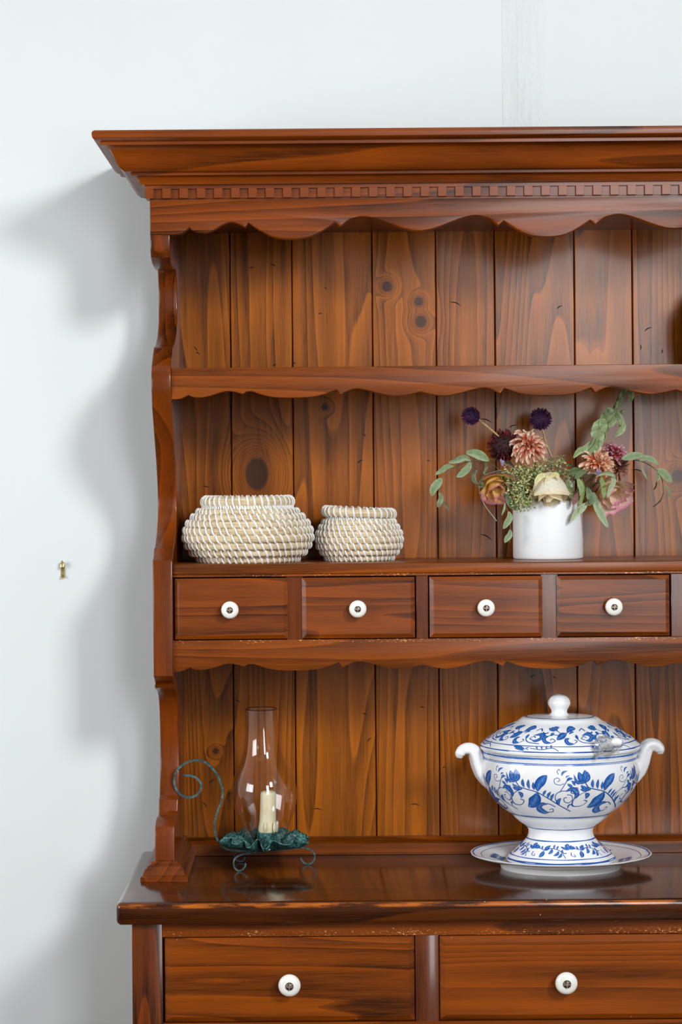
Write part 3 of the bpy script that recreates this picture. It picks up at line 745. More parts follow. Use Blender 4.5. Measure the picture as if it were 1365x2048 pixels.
# ------------------------------------------------------------------ dried flowers
M['petal'] = vcol('dried_petal', 0.65, 0.32, 300, 0.3)
M['leaf'] = vcol('dried_leaf', 0.6, 0.12, 220, 0.35)
M['stem_tan'] = mottled('dry_stem', [(0.3, lin(150, 116, 66)), (0.7, lin(206, 172, 118))], 120, 0.6)
M['stem_green'] = mottled('green_stem', [(0.3, lin(62, 66, 44)), (0.7, lin(120, 122, 84))], 120, 0.6)
def cl(*c): return lin(*c)[:3]
def mixc(a, b, t): return tuple(a[i] * (1 - t) + b[i] * t for i in range(3))
def leafgeo(path, width, roll=0.0, fold=0.5, wav=0.0, seed=0, c0=(0.2, 0.3, 0.15), c1=None, prof=None, up=(0, -1, 0), na=4, nl=12, sharp=1.0, curl=0.0):
    """blade along a path. returns v, f, cols"""
    pts = catmull(path, max(2, nl // (len(path) - 1))); m = len(pts); v, f, c = [], [], []
    c1 = c1 or c0; rr = random.Random(seed)
    for i, p_ in enumerate(pts):
        u = i / (m - 1)
        t = (pts[min(i + 1, m - 1)] - pts[max(i - 1, 0)]).normalized()
        n_ = Vector(up); n_ = n_ - t * n_.dot(t)
        if n_.length < 1e-5: n_ = t.orthogonal()
        n_.normalize(); s = t.cross(n_)
        R_ = Matrix.Rotation(roll + curl * u, 3, t); n_ = R_ @ n_; s = R_ @ s
        wd = width * (prof(u) if prof else (max(0.0, math.sin(PI * min(1, u * 0.94 + 0.04))) ** 0.75) * (1 if u < 0.97 else 0.3)) / 2
        for k in range(na + 1):
            q = k / na * 2 - 1
            off = s * (wd * q * math.cos(fold * abs(q))) + n_ * (wd * abs(q) * math.sin(fold) * 0.9)
            if wav: off += n_ * wav * mnoise.noise(Vector((u * 5 + seed * 3.1, q * 1.6, seed))) * 2 + s * wav * mnoise.noise(Vector((u * 6, q + 9, seed * 1.7)))
            v.append(p_ + off); c.append(mixc(c0, c1, min(1, abs(q) * 0.6 + 0.25 * rr.random())))
    for i in range(m - 1):
        for k in range(na):
            a = i * (na + 1) + k; f.append((a, a + 1, a + na + 2, a + na + 1))
    return v, f, c
def joinc(parts):
    V, Fs, Cc = [], [], []
    for v, f, c in parts:
        n = len(V); V += v; Fs += [tuple(i + n for i in q) for q in f]; Cc += c
    return V, Fs, Cc
def leafpart(parent, px, width_px, Y0, Y1=None, name='leaf', **k):
    Y1 = Y0 if Y1 is None else Y1; n = len(px)
    path = [P3(a, b, Y0 + (Y1 - Y0) * i / (n - 1)) for i, (a, b) in enumerate(px)]
    v, f, c = leafgeo(path, width_px * S(Y0), **k)
    return mesh(name, v, f, M['leaf'], parent, cols=c, angle=180)
def stempart(parent, px, r_px, Y0, Y1=None, mat='stem_green', name='stem'):
    Y1 = Y0 if Y1 is None else Y1; n = len(px)
    path = catmull([P3(a, b, Y0 + (Y1 - Y0) * i / (n - 1)) for i, (a, b) in enumerate(px)], 5)
    v, f = tube(path, r_px * S(Y0), 6); return mesh(name, v, f, M[mat], parent)
VB = (1097, 1095)                                # where stems end, inside the vase
def flower_root(name, px, py, Y, label, cat='dried flower'):
    return thing(name, P3(px, py, Y), label, cat, 'dried flowers in the white vase')
def dirs(n, axis, amax, jit=0.0, amin=0.0):
    """golden-angle directions within amax of axis, from the centre outwards"""
    a = Vector(axis).normalized(); u = a.orthogonal().normalized(); w_ = a.cross(u); o = []
    for i in range(n):
        t = (i + 0.5) / n; th = amin + (amax - amin) * math.sqrt(t); ph = i * 2.39996 + random.uniform(-jit, jit)
        o.append((a * math.cos(th) + (u * math.cos(ph) + w_ * math.sin(ph)) * math.sin(th), t, th))
    return o
def pompom(parent, c, r, axis, n, cin, cout, sx=1.0, plen=0.38, amax=2.7, wid=0.2, cup=0.9):
    parts = []
    a = Vector(axis).normalized()
    for i, (d, t, th) in enumerate(dirs(n, axis, amax, 0.3)):
        L = plen * r * random.uniform(0.8, 1.25); p0 = c + d * r * (1 - plen) ; d2 = (d + a * 0.25 * random.uniform(-0.4, 1)).normalized()
        p1 = c + d * (r * (1 - plen) + L * 0.6); p2 = p1 + d2 * L * 0.6
        k = random.random(); cc = mixc(cin, cout, k)
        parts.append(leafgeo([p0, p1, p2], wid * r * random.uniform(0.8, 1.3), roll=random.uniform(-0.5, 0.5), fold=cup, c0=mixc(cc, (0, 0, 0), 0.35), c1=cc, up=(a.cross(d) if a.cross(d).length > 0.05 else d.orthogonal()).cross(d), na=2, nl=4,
                             prof=lambda u: 0.35 + 0.65 * math.sin(PI * min(1, u * 0.85 + 0.1)), seed=i))
    v, f, cc = joinc(parts); mesh('petals', v, f, M['petal'], parent, cols=cc, angle=180)
    vs, fs = lathe([(0.001, -r * 0.8), (r * 0.42, -r * 0.68), (r * 0.7, -r * 0.38), (r * 0.8, 0), (r * 0.7, r * 0.38), (r * 0.42, r * 0.68), (0.001, r * 0.8)], 14, tuple(c))
    mesh('core', vs, fs, M['core_' + parent['corem']], parent)
M['core_purple'] = mottled('purple_core', [(0.3, lin(30, 10, 36)), (0.7, lin(70, 24, 74))], 300, 0.8)
M['core_maroon'] = mottled('maroon_core', [(0.3, lin(24, 6, 8)), (0.7, lin(60, 18, 18))], 300, 0.8)
M['core_orange'] = mottled('orange_core', [(0.3, lin(150, 70, 20)), (0.7, lin(224, 140, 30))], 300, 0.8)
M['core_green'] = mottled('green_core', [(0.3, lin(40, 46, 22)), (0.7, lin(80, 86, 46))], 300, 0.8)
def dahlia(parent, c, r, axis, n, base, mid, tip, droop=0.5, plen=1.0, wid=0.2):
    parts = []; a = Vector(axis).normalized()
    for i, (d, t, th) in enumerate(dirs(n, axis, 1.85, 0.35, 0.15)):
        L = r * plen * (0.55 + 0.5 * t) * random.uniform(0.75, 1.15)
        down = Vector((0, 0, -1)) * droop * t
        p0 = c + d * r * 0.10; p1 = p0 + (d + a * 0.25).normalized() * L * 0.5; p2 = p1 + (d * 0.9 + down * 0.7 + Vector((random.uniform(-.3, .3), random.uniform(-.2, .2), random.uniform(-.2, .2)))).normalized() * L * 0.35
        p3 = p2 + (d * 0.6 + down + a * random.uniform(-0.5, 0.5)).normalized() * L * 0.25
        v, f, cc = leafgeo([p0, p1, p2, p3], wid * r * random.uniform(0.75, 1.3), fold=random.uniform(0.6, 1.2), roll=random.uniform(-0.4, 0.4), up=(a if abs(a.dot(d)) < 0.95 else d.orthogonal()), na=4, nl=9,
                           prof=lambda u: (0.45 + 0.55 * math.sin(PI * min(1, u * 0.8 + 0.12))) * (1 if u < 0.9 else 0.45), seed=i, wav=0.0006)
        m = len(v) // 5; cc = []
        stripe = random.random()
        for j in range(m):
            u = j / (m - 1)
            for k in range(5):
                e = abs(k / 4 * 2 - 1); q = mixc(base, mid, min(1, u * 2.2)) if u < 0.45 else mixc(mid, tip, min(1, (u - 0.45) * 2.6))
                cc.append(mixc(q, tip if stripe > 0.35 else mid, 0.65 * e * (1 - 0.5 * u)))
        parts.append((v, f, cc))
    v, f, cc = joinc(parts); mesh('petals', v, f, M['petal'], parent, cols=cc, angle=180)
    vs, fs = lathe([(0.001, -r * 0.2), (r * 0.18, -r * 0.1), (r * 0.2, 0.02 * r), (0.001, r * 0.2)], 12, tuple(c)); mesh('core', vs, fs, M['core_orange'], parent)
def rosegeo(c, axis, L, R, npet, base, mid, edge, open_=0.35, seed=0, ruffle=0.15):
    """cupped petals wrapped round an axis (axis points from calyx to mouth)"""
    rr = random.Random(seed); a = Vector(axis).normalized(); u = a.orthogonal().normalized(); w_ = a.cross(u); parts = []
    for i in range(npet):
        lay = i / max(1, npet - 1); ph0 = i * 2.3 + rr.uniform(-0.2, 0.2); span = 1.35 + 0.2 * rr.random()
        Rl = R * (0.35 + 0.65 * lay); Ll = L * (1.0 - 0.12 * lay) * rr.uniform(0.9, 1.05); nu, nv = 9, 10; v, f, cc = [], [], []
        for j in range(nv + 1):
            t = j / nv
            rad = Rl * (math.sin(PI * min(0.62, 0.08 + t * 0.62)) ** 0.8) + Rl * open_ * lay * max(0, t - 0.62) * 2.0
            for k in range(nu + 1):
                q = k / nu * 2 - 1; ph = ph0 + q * span * (0.75 + 0.25 * math.sin(PI * t)); h = Ll * t * (1 - 0.13 * q * q * t)
                rf = ruffle * Rl * (t ** 3) * mnoise.noise(Vector((q * 3 + seed, i * 1.3, t * 2)))
                r_ = rad + rf + Rl * 0.10 * abs(q) * t
                v.append(c + a * (h + rf * 0.8) + (u * math.cos(ph) + w_ * math.sin(ph)) * r_)
                e = max(t ** 7, abs(q) ** 8 * 0.7 * t)
                cc.append(mixc(mixc(base, mid, min(1, t * 1.6)), edge, min(1, e * 1.1)))
        for j in range(nv):
            for k in range(nu):
                b = j * (nu + 1) + k; f.append((b, b + 1, b + nu + 2, b + nu + 1))
        parts.append((v, f, cc))
    return parts
def rose(parent, *args, **k):
    for v, f, cc in rosegeo(*args, **k): mesh('petal', v, f, M['petal'], parent, cols=cc, angle=180)

# two dark purple globes on tan stems
for (px, py, r, Y, st, lab, lean) in (
        (942, 832, 18.5, -0.135, [(958, 839), (985, 861), (1012, 887), (1040, 930), (1070, 990), (1085, 1060)], 'small near-black purple globe flower leaning far left on a tan stem', (-0.7, -0.5, 0.3)),
        (1082, 838, 22.5, -0.12, [(1086, 858), (1094, 889), (1108, 922), (1115, 945), (1112, 1000), (1105, 1060)], 'round deep purple globe flower upright on a tan stem', (0, -0.9, 0.4))):
    fl = flower_root('globe_flower', px, py, Y, lab); fl['corem'] = 'purple'
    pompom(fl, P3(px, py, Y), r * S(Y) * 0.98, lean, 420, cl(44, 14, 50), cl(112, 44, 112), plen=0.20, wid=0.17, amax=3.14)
    del fl['corem']; stempart(fl, st, 2.1, Y, YV, 'stem_tan')
# maroon pompom dahlia
fl = flower_root('maroon_dahlia', 1005, 893, -0.125, 'dark maroon pompom dahlia tucked behind the peach dahlia'); fl['corem'] = 'maroon'
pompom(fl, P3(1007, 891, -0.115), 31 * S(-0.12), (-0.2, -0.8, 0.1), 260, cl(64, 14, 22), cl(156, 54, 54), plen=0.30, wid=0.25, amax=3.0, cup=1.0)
del fl['corem']; stempart(fl, [(1015, 915), (1040, 960), (1075, 1040)], 2.2, -0.11, YV)
# peach and orange dahlias
fl = flower_root('peach_dahlia', 1060, 898, -0.15, 'frilly peach and red striped dahlia, left of the upright purple globe')
dahlia(fl, P3(1058, 890, -0.14), 36 * S(-0.15), (0.05, -0.75, 0.35), 95, cl(240, 156, 30), cl(212, 84, 46), cl(252, 232, 204), droop=0.75, wid=0.26)
stempart(fl, [(1064, 905), (1075, 950), (1090, 1050)], 2.2, -0.135, YV)
fl = flower_root('orange_dahlia', 1197, 930, -0.155, 'orange-hearted dahlia with red-edged cream petals, right side of the bouquet')
dahlia(fl, P3(1196, 927, -0.145), 31 * S(-0.15), (0.1, -0.85, 0.2), 75, cl(246, 170, 24), cl(212, 88, 42), cl(252, 230, 200), droop=0.35, wid=0.28)
stempart(fl, [(1197, 940), (1170, 980), (1130, 1050)], 2.2, -0.14, YV)
# pink strawflower + brown head
fl = flower_root('pink_strawflower', 1225, 905, -0.12, 'small crimson and lilac flower head at the upper right of the bouquet')
dahlia(fl, P3(1228, 907, -0.115), 27 * S(-0.12), (0.1, -0.6, 0.6), 46, cl(150, 30, 40), cl(206, 60, 76), cl(228, 200, 214), droop=0.0, wid=0.34)
stempart(fl, [(1225, 915), (1190, 970), (1125, 1050)], 1.8, -0.115, YV)
fl = flower_root('brown_dahlia', 1238, 935, -0.11, 'faded brownish pink dahlia half hidden behind the orange dahlia')
dahlia(fl, P3(1236, 936, -0.105), 27 * S(-0.11), (0.5, -0.6, -0.2), 60, cl(110, 50, 40), cl(150, 84, 70), cl(206, 160, 136), droop=0.3, wid=0.24)
stempart(fl, [(1232, 940), (1190, 985), (1125, 1055)], 1.8, -0.105, YV)
# roses
fl = flower_root('cream_rose', 1100, 985, -0.175, 'dried cream rose nodding over the front rim of the vase')
rose(fl, P3(1098, 948, -0.160), (0.06, -0.40, -0.90), 68 * S(-0.17), 36 * S(-0.17), 7, cl(250, 238, 200), cl(255, 250, 234), cl(250, 228, 176), open_=0.40, seed=4, ruffle=0.22)
for k, (pp, wd) in enumerate(([[(1100, 953), (1085, 951), (1075, 960), (1070, 972)], 13], [[(1100, 952), (1112, 950), (1120, 958)], 12], [[(1098, 953), (1094, 962), (1090, 975)], 10])):
    leafpart(fl, pp, wd, -0.185, -0.2, name='sepal', c0=cl(206, 198, 140), c1=cl(236, 226, 178), fold=0.5, wav=0.001, seed=k)
stempart(fl, [(1098, 954), (1094, 945), (1096, 985), (1097, 1050)], 2.4, -0.16, YV)
fl = flower_root('yellow_rose', 993, 978, -0.165, 'yellow rose with purple-pink frilled edges, hanging on the left of the vase')
rose(fl, P3(988, 958, -0.14), (0.12, -0.72, -0.66), 46 * S(-0.16), 29 * S(-0.16), 8, cl(250, 190, 40), cl(254, 222, 120), cl(206, 96, 152), open_=0.9, seed=11, ruffle=0.5)
stempart(fl, [(988, 957), (1000, 945), (1045, 965), (1080, 1050)], 2.2, -0.15, YV)
fl = flower_root('pink_rose', 1222, 995, -0.15, 'pink-edged pale yellow rose at the lower right of the bouquet')
rose(fl, P3(1212, 972, -0.125), (0.32, -0.70, -0.62), 48 * S(-0.15), 30 * S(-0.15), 8, cl(246, 214, 130), cl(254, 240, 204), cl(226, 124, 168), open_=0.7, seed=23, ruffle=0.45)
stempart(fl, [(1212, 974), (1195, 965), (1150, 990), (1110, 1055)], 2.2, -0.135, YV)

# oregano-like filler
def sprig(root_px, tips, Y, label, seed, dens_=80, rad=15):
    rr = random.Random(seed); fl = flower_root('green_sprig', root_px[0], root_px[1], Y, label, 'dried foliage'); parts = []; stems = []
    for tx, ty, dy in tips:
        path = catmull([P3(1097 + (tx - 1097) * 0.4, 1060, YV), P3((tx + 1097) / 2, (ty + 1010) / 2, (Y + YV) / 2), P3(tx, ty, Y + dy)], 5)
        stems.append(tube(path, 0.0007, 5))
        for i in range(dens_):
            b = P3(tx, ty, Y + dy) + Vector((rr.gauss(0, 1), rr.gauss(0, 0.8), rr.gauss(0, 1))) * rad * 0.48 * S(Y)
            d = Vector((rr.uniform(-1, 1), rr.uniform(-1, 0.5), rr.uniform(-0.6, 1))).normalized(); L = rr.uniform(3.5, 7.5) * S(Y)
            k = rr.random(); c_ = mixc(cl(104, 118, 52), cl(228, 232, 168), k)
            parts.append(leafgeo([b, b + d * L * 0.5, b + d * L + Vector((0, -0.001, -0.001))], L * 0.75, fold=0.7, c0=mixc(c_, (0, 0, 0), 0.2), c1=c_, na=2, nl=4, up=(rr.uniform(-1, 1), -1, rr.uniform(-1, 1)), seed=i))
    v, f, c = joinc(parts); q = mesh('florets', v, f, M['leaf'], fl, cols=c, angle=180); q['kind'] = 'stuff'
    v, f = join(stems); mesh('stem', v, f, M['stem_green'], fl)
sprig((1035, 970), [(1012, 950, 0), (1024, 962, -.01), (1038, 948, 0), (1040, 975, -.015), (1022, 985, -.01), (1052, 965, -.01), (1015, 968, 0)], -0.16, 'bushy pale green floret sprig between the yellow and cream roses', 1)
sprig((1050, 1000), [(1045, 998, -.01), (1052, 1010, -.015), (1036, 1006, -.01), (1060, 990, -.01)], -0.17, 'darker green floret sprig hanging over the vase rim left of the cream rose', 2, 70, 13)
sprig((1060, 945), [(1050, 940, 0), (1068, 945, 0), (1082, 938, 0), (1076, 955, -.01), (1062, 958, -.01)], -0.145, 'green floret sprig under the peach dahlia', 3, 75, 14)
sprig((1118, 938), [(1104, 930, 0), (1114, 945, 0), (1130, 945, 0.0), (1122, 922, 0), (1140, 952, 0)], -0.125, 'loose green floret sprig around the tan stem of the upright globe', 4, 45, 13)

# eucalyptus sprays
EU = dict(c0=cl(112, 134, 92), c1=cl(168, 184, 146))
fl = flower_root('eucalyptus_spray', 925, 930, -0.15, 'grey-green eucalyptus spray arching out to the left', 'dried foliage')
stempart(fl, [(1080, 1000), (1030, 935), (990, 920), (943, 922), (905, 938), (884, 960), (880, 985), (888, 1008)], 1.0, YV, -0.15)
for i, (pp, wd, fo) in enumerate(([[(933, 905), (950, 906), (966, 913), (979, 922)], 20, 0.35], [[(898, 925), (915, 920), (930, 915), (943, 922)], 15, 0.5], [[(942, 924), (937, 936), (925, 948), (913, 954)], 17, 0.5],
                                  [[(908, 933), (896, 934), (884, 942), (870, 950)], 15, 0.7], [[(885, 957), (878, 965), (868, 978), (864, 993)], 18, 0.3], [[(880, 985), (883, 996), (879, 1008), (878, 1016)], 11, 0.3], [[(888, 1003), (893, 1010), (898, 1022)], 6, 0.5])):
    leafpart(fl, pp, wd, -0.15 - 0.004 * i, -0.155, fold=fo, seed=i, roll=0.2, wav=0.0006, **EU)
fl = flower_root('eucalyptus_spray', 1290, 930, -0.14, 'grey-green eucalyptus spray arching out to the right', 'dried foliage')
stempart(fl, [(1120, 1010), (1190, 950), (1235, 912), (1262, 918), (1290, 925), (1315, 942), (1326, 962), (1328, 990)], 1.0, YV, -0.145)
for i, (pp, wd, fo) in enumerate(([[(1244, 918), (1260, 914), (1275, 911), (1288, 910)], 17, 0.35], [[(1281, 922), (1292, 916), (1305, 920), (1320, 930)], 13, 0.5], [[(1282, 926), (1285, 940), (1291, 950), (1295, 960)], 5, 0.6],
                                  [[(1313, 940), (1325, 945), (1335, 955), (1344, 965)], 18, 0.4], [[(1316, 938), (1317, 950), (1315, 963)], 10, 0.5], [[(1330, 970), (1337, 978), (1340, 990), (1341, 998)], 5, 0.5], [[(1314, 962), (1312, 972), (1308, 980)], 6, 0.9], [[(1328, 985), (1322, 1000), (1312, 1010), (1306, 1014)], 5, 0.9])):
    k = dict(EU) if i < 6 else dict(c0=cl(66, 66, 44), c1=cl(110, 112, 76))
    leafpart(fl, pp, wd, -0.14 - 0.003 * i, -0.145, fold=fo, seed=20 + i, roll=-0.2, wav=0.0006, **k)
fl = flower_root('hanging_eucalyptus', 1018, 1050, -0.17, 'thin eucalyptus stem drooping down the left edge of the vase', 'dried foliage')
stempart(fl, [(1060, 985), (1030, 985), (1012, 1002), (1018, 1030), (1022, 1060), (1020, 1085)], 0.8, -0.16, -0.175)
for i, (pp, wd, fo) in enumerate(([[(1018, 1023), (1020, 1035), (1013, 1048), (1007, 1058)], 15, 0.5], [[(1011, 1006), (1009, 1018), (1004, 1031)], 5, 0.4], [[(1021, 1059), (1020, 1070), (1014, 1078), (1010, 1086)], 13, 0.4], [[(1013, 990), (1020, 1003), (1030, 1014), (1041, 1020)], 16, 0.3])):
    leafpart(fl, pp, wd, -0.172, -0.176, fold=fo, seed=40 + i, **(EU if i != 3 else dict(c0=cl(60, 76, 40), c1=cl(110, 124, 80))))

# woolly sage stem at upper right
fl = flower_root('sage_stem', 1200, 870, -0.13, 'tall crumpled pale green sage stem pointing up past the upper shelf apron', 'dried foliage')
stempart(fl, [(1110, 1050), (1150, 960), (1180, 900), (1205, 855), (1228, 815), (1248, 785)], 2.2, YV, -0.14)
SG = dict(c0=cl(120, 140, 90), c1=cl(186, 200, 152))
for i, (pp, wd, fo, rl, wv) in enumerate((
        [[(1232, 815), (1240, 795), (1248, 778), (1258, 762)], 20, 0.7, 0.3, .003], [[(1240, 795), (1250, 785), (1262, 778), (1268, 770)], 20, 0.6, -0.4, .003], [[(1250, 780), (1262, 782), (1264, 795), (1260, 806)], 14, 0.6, 0.2, .002],
        [[(1222, 830), (1232, 812), (1238, 795), (1244, 780)], 22, 0.8, 0.9, .004], [[(1225, 815), (1236, 826), (1244, 822), (1250, 818)], 12, 0.8, 0.4, .003],
        [[(1205, 862), (1210, 840), (1218, 825), (1212, 818)], 32, 0.5, 0.2, .004], [[(1228, 818), (1238, 832), (1244, 845), (1240, 858)], 16, 0.7, 0.0, .003], [[(1232, 840), (1246, 850), (1240, 864), (1230, 874)], 15, 0.6, -0.2, .003],
        [[(1195, 885), (1196, 865), (1206, 848), (1214, 838)], 32, 0.5, -0.3, .004], [[(1212, 845), (1200, 850), (1190, 856), (1185, 862)], 13, 0.6, 0.4, .002], [[(1205, 850), (1220, 846), (1226, 838), (1232, 826)], 20, 0.8, 0.5, .003],
        [[(1180, 905), (1190, 890), (1198, 875), (1208, 862)], 30, 0.5, 0.3, .004], [[(1196, 880), (1206, 878), (1211, 866), (1218, 850)], 20, 0.7, -0.4, .003],
        [[(1166, 912), (1176, 905), (1192, 890), (1200, 870)], 24, 0.5, 0.7, .002], [[(1148, 916), (1158, 903), (1172, 896), (1186, 880)], 15, 0.5, 0.0, .002], [[(1178, 916), (1186, 904), (1194, 892), (1198, 880)], 26, 0.6, -0.6, .003])):
    leafpart(fl, pp, wd, -0.135 - 0.003 * (i % 4), -0.145, fold=fo, roll=rl, wav=wv * 0.5, seed=60 + i, na=6, nl=15, **SG)
# loose leaves hanging over the vase front, right
fl = flower_root('sage_leaves', 1165, 990, -0.17, 'cluster of narrow green leaves spilling over the right front of the vase', 'dried foliage')
stempart(fl, [(1100, 1055), (1130, 1000), (1150, 960), (1180, 952), (1196, 950)], 1.4, YV, -0.17)
for i, (pp, wd, c0, c1, fo) in enumerate((
        [[(1164, 958), (1168, 975), (1163, 1000), (1157, 1026)], 11, cl(110, 134, 66), cl(164, 184, 110), 0.8], [[(1156, 955), (1160, 968), (1164, 980), (1160, 992)], 13, cl(120, 140, 86), cl(170, 184, 130), 0.5],
        [[(1176, 1005), (1166, 1015), (1152, 1028), (1142, 1044)], 16, cl(150, 164, 128), cl(190, 200, 170), 0.5], [[(1188, 985), (1194, 1010), (1206, 1035), (1217, 1056)], 17, cl(126, 146, 112), cl(176, 190, 154), 0.4],
        [[(1203, 950), (1206, 968), (1208, 985), (1208, 998)], 13, cl(110, 136, 64), cl(160, 180, 108), 0.7], [[(1222, 948), (1228, 962), (1220, 980), (1216, 996)], 14, cl(150, 164, 124), cl(198, 206, 176), 0.8],
        [[(1176, 975), (1180, 990), (1184, 1002), (1178, 1008)], 18, cl(84, 104, 72), cl(130, 148, 110), 0.5], [[(1150, 962), (1142, 975), (1140, 988), (1146, 998)], 15, cl(78, 96, 60), cl(130, 146, 100), 0.6],
        [[(1138, 955), (1136, 968), (1140, 980), (1148, 990)], 12, cl(96, 116, 66), cl(150, 164, 110), 0.7], [[(1138, 960), (1142, 968), (1145, 976)], 8, cl(170, 180, 160), cl(206, 212, 196), 0.3], [[(1196, 952), (1212, 946), (1226, 950), (1232, 958)], 14, cl(140, 156, 112), cl(196, 204, 170), 0.9],
        [[(1155, 985), (1150, 1000), (1147, 1010)], 15, cl(120, 80, 70), cl(160, 110, 96), 0.6], [[(1188, 996), (1180, 1004), (1172, 1010)], 16, cl(104, 110, 70), cl(150, 152, 112), 0.6], [[(1175, 940), (1160, 948), (1150, 958)], 13, cl(84, 100, 60), cl(128, 142, 98), 0.5],
        [[(1148, 940), (1142, 930), (1140, 925)], 7, cl(40, 46, 30), cl(70, 76, 52), 0.5], [[(1170, 945), (1152, 942), (1136, 950)], 16, cl(66, 84, 44), cl(112, 128, 80), 0.5])):
    leafpart(fl, pp, wd, -0.168 - 0.003 * (i % 3), -0.178, fold=fo, seed=90 + i, wav=0.0008, c0=c0, c1=c1, na=4, nl=12)
# lavender stems
M['lavender'] = mottled('lavender_bud', [(0.3, lin(110, 96, 140)), (0.7, lin(176, 166, 196))], 300, 0.7)
M['stem_grey'] = mottled('grey_stem', [(0.3, lin(112, 116, 104)), (0.7, lin(168, 170, 156))], 160, 0.7)
def lav(px, py, Y, st, lab):
    fl = flower_root('lavender_sprig', px, py, Y, lab, 'dried flower')
    rr = random.Random(px); parts = []
    for i in range(9):
        c = P3(px + rr.uniform(-5, 5), py + rr.uniform(-4, 4), Y + rr.uniform(-.004, .004)); r = rr.uniform(2, 3.2) * S(Y)
        parts.append(lathe([(0.0002, -r * 1.3), (r * .7, -r * .6), (r, 0.1 * r), (r * .6, r), (0.0002, r * 1.4)], 7, tuple(c)))
    v, f = join(parts); mesh('buds', v, f, M['lavender'], fl); stempart(fl, st, 0.9, Y, YV, 'stem_grey')
lav(1005, 925, -0.165, [(1008, 927), (1030, 938), (1065, 975), (1085, 1040)], 'tiny lavender tip below the maroon dahlia')
lav(1198, 944, -0.185, [(1196, 946), (1165, 948), (1140, 960), (1115, 1000), (1105, 1050)], 'tiny lavender tip in front of the orange dahlia')
fl = flower_root('grey_twig', 970, 985, -0.165, 'thin bare curved twig hanging down left of the yellow rose', 'dried foliage')
stempart(fl, [(1075, 1040), (1020, 950), (985, 945), (962, 960), (960, 985), (970, 1010), (994, 1042)], 0.9, YV, -0.165, 'stem_grey')
fl = flower_root('dried_calyx_stem', 962, 945, -0.155, 'curled grey-green calyx stem left of the yellow rose', 'dried foliage')
stempart(fl, [(1060, 1000), (1000, 940), (972, 925), (958, 930), (952, 945)], 0.8, YV, -0.155, 'stem_green')
for i, (pp, wd) in enumerate(([[(955, 940), (948, 950), (950, 963), (958, 968)], 14], [[(972, 926), (974, 936), (970, 946), (976, 952)], 9], [[(970, 948), (966, 958), (958, 962)], 12], [[(962, 960), (966, 972), (956, 972)], 10])):
    leafpart(fl, pp, wd, -0.158, -0.162, fold=0.9, wav=0.002, seed=130 + i, c0=cl(84, 98, 64), c1=cl(140, 152, 112))

# ------------------------------------------------------------------ candle lamp
YL = -0.150
M['verdi'] = None
def verdigris():
    t = NT('verdigris'); o, p = t.obj(); n = t.noise(o, 190, 5, 0.7, 0.6); n2 = t.noise(o, 30, 3)
    c = t.ramp(t.math('ADD', t.math('MULTIPLY', n, 0.75), t.math('MULTIPLY', n2, 0.25)), [(0.40, lin(16, 30, 34)), (0.50, lin(46, 98, 98)), (0.62, lin(120, 184, 168))])
    t.set(Base_Color=c, Roughness=0.55, Metallic=0.25); t.bump(n, 0.5, 0.0008); return t.m
M['verdi'] = verdigris()
M['verdi_strap'] = mottled('verdigris_strap', [(0.35, lin(34, 52, 56)), (0.65, lin(84, 114, 114))], 150, 0.55, 0.25, bump=0.3)
lx = P(531, 1700, YL)[0]; sL = S(YL)
lamp = thing('candle_holder', (lx, YL, Z_WORK), 'verdigris metal chamberstick with a fluted dish, curled handle and scroll feet', 'candle holder')
zpan = P(531, 1700, YL)[1]
NF = 13
def pan(r_off=0.0):
    n, m = 224, 14; v, f = [], []
    for j in range(m + 1):
        t = j / m
        r = (30 + 54 * t) * sL; z = zpan + (3 + 24 * t ** 1.1) * sL
        for i in range(n):
            th = 2 * PI * i / n
            ph = th + 0.10 * math.sin(3 * th + 1.0)
            wv = math.sin(NF * ph); wv = math.copysign(abs(wv) ** 0.7, wv)
            amp = 11.0 * sL * min(1, t * 1.6) * (0.8 + 0.35 * math.sin(5 * th + 2))
            rr = r + wv * amp * 0.85 + r_off; zz = z - wv * amp * 0.62
            v.append((lx + rr * math.sin(th), YL - rr * math.cos(th), zz))
    for j in range(m):
        for i in range(n): f.append((j * n + i, j * n + (i + 1) % n, (j + 1) * n + (i + 1) % n, (j + 1) * n + i))
    return v, f, n, m
v, f, n, m = pan(); f.append(tuple(range(n - 1, -1, -1)))
dish = mesh('dish', v, f, M['verdi'], lamp, angle=60)
sol = dish.modifiers.new('thickness', 'SOLIDIFY'); sol.thickness = 0.0013; sol.offset = 0
v, f = lathe([(0.001, 0.0), (19 * sL, 0.0), (20 * sL, 0.002), (20 * sL, 36 * sL), (18.5 * sL, 36 * sL), (18.5 * sL, 0.006), (0.001, 0.006)], 28, (P(535, 1695, YL)[0], YL, zpan + 0.0008)); 
mesh('candle_cup', v, f, M['verdi'], lamp)
def strap(name, pp, wd, th_=0.0011, Yf=None):
    path = catmull([P3(a, b, YY) for a, b, YY in pp], 6)
    v, f = tube(path, wd, 8, flat=1.0, up=(0, -1, 0)) if th_ is None else ribbon(path, wd, th_)
    return mesh(name, v, f, M['verdi_strap'], lamp, angle=50)
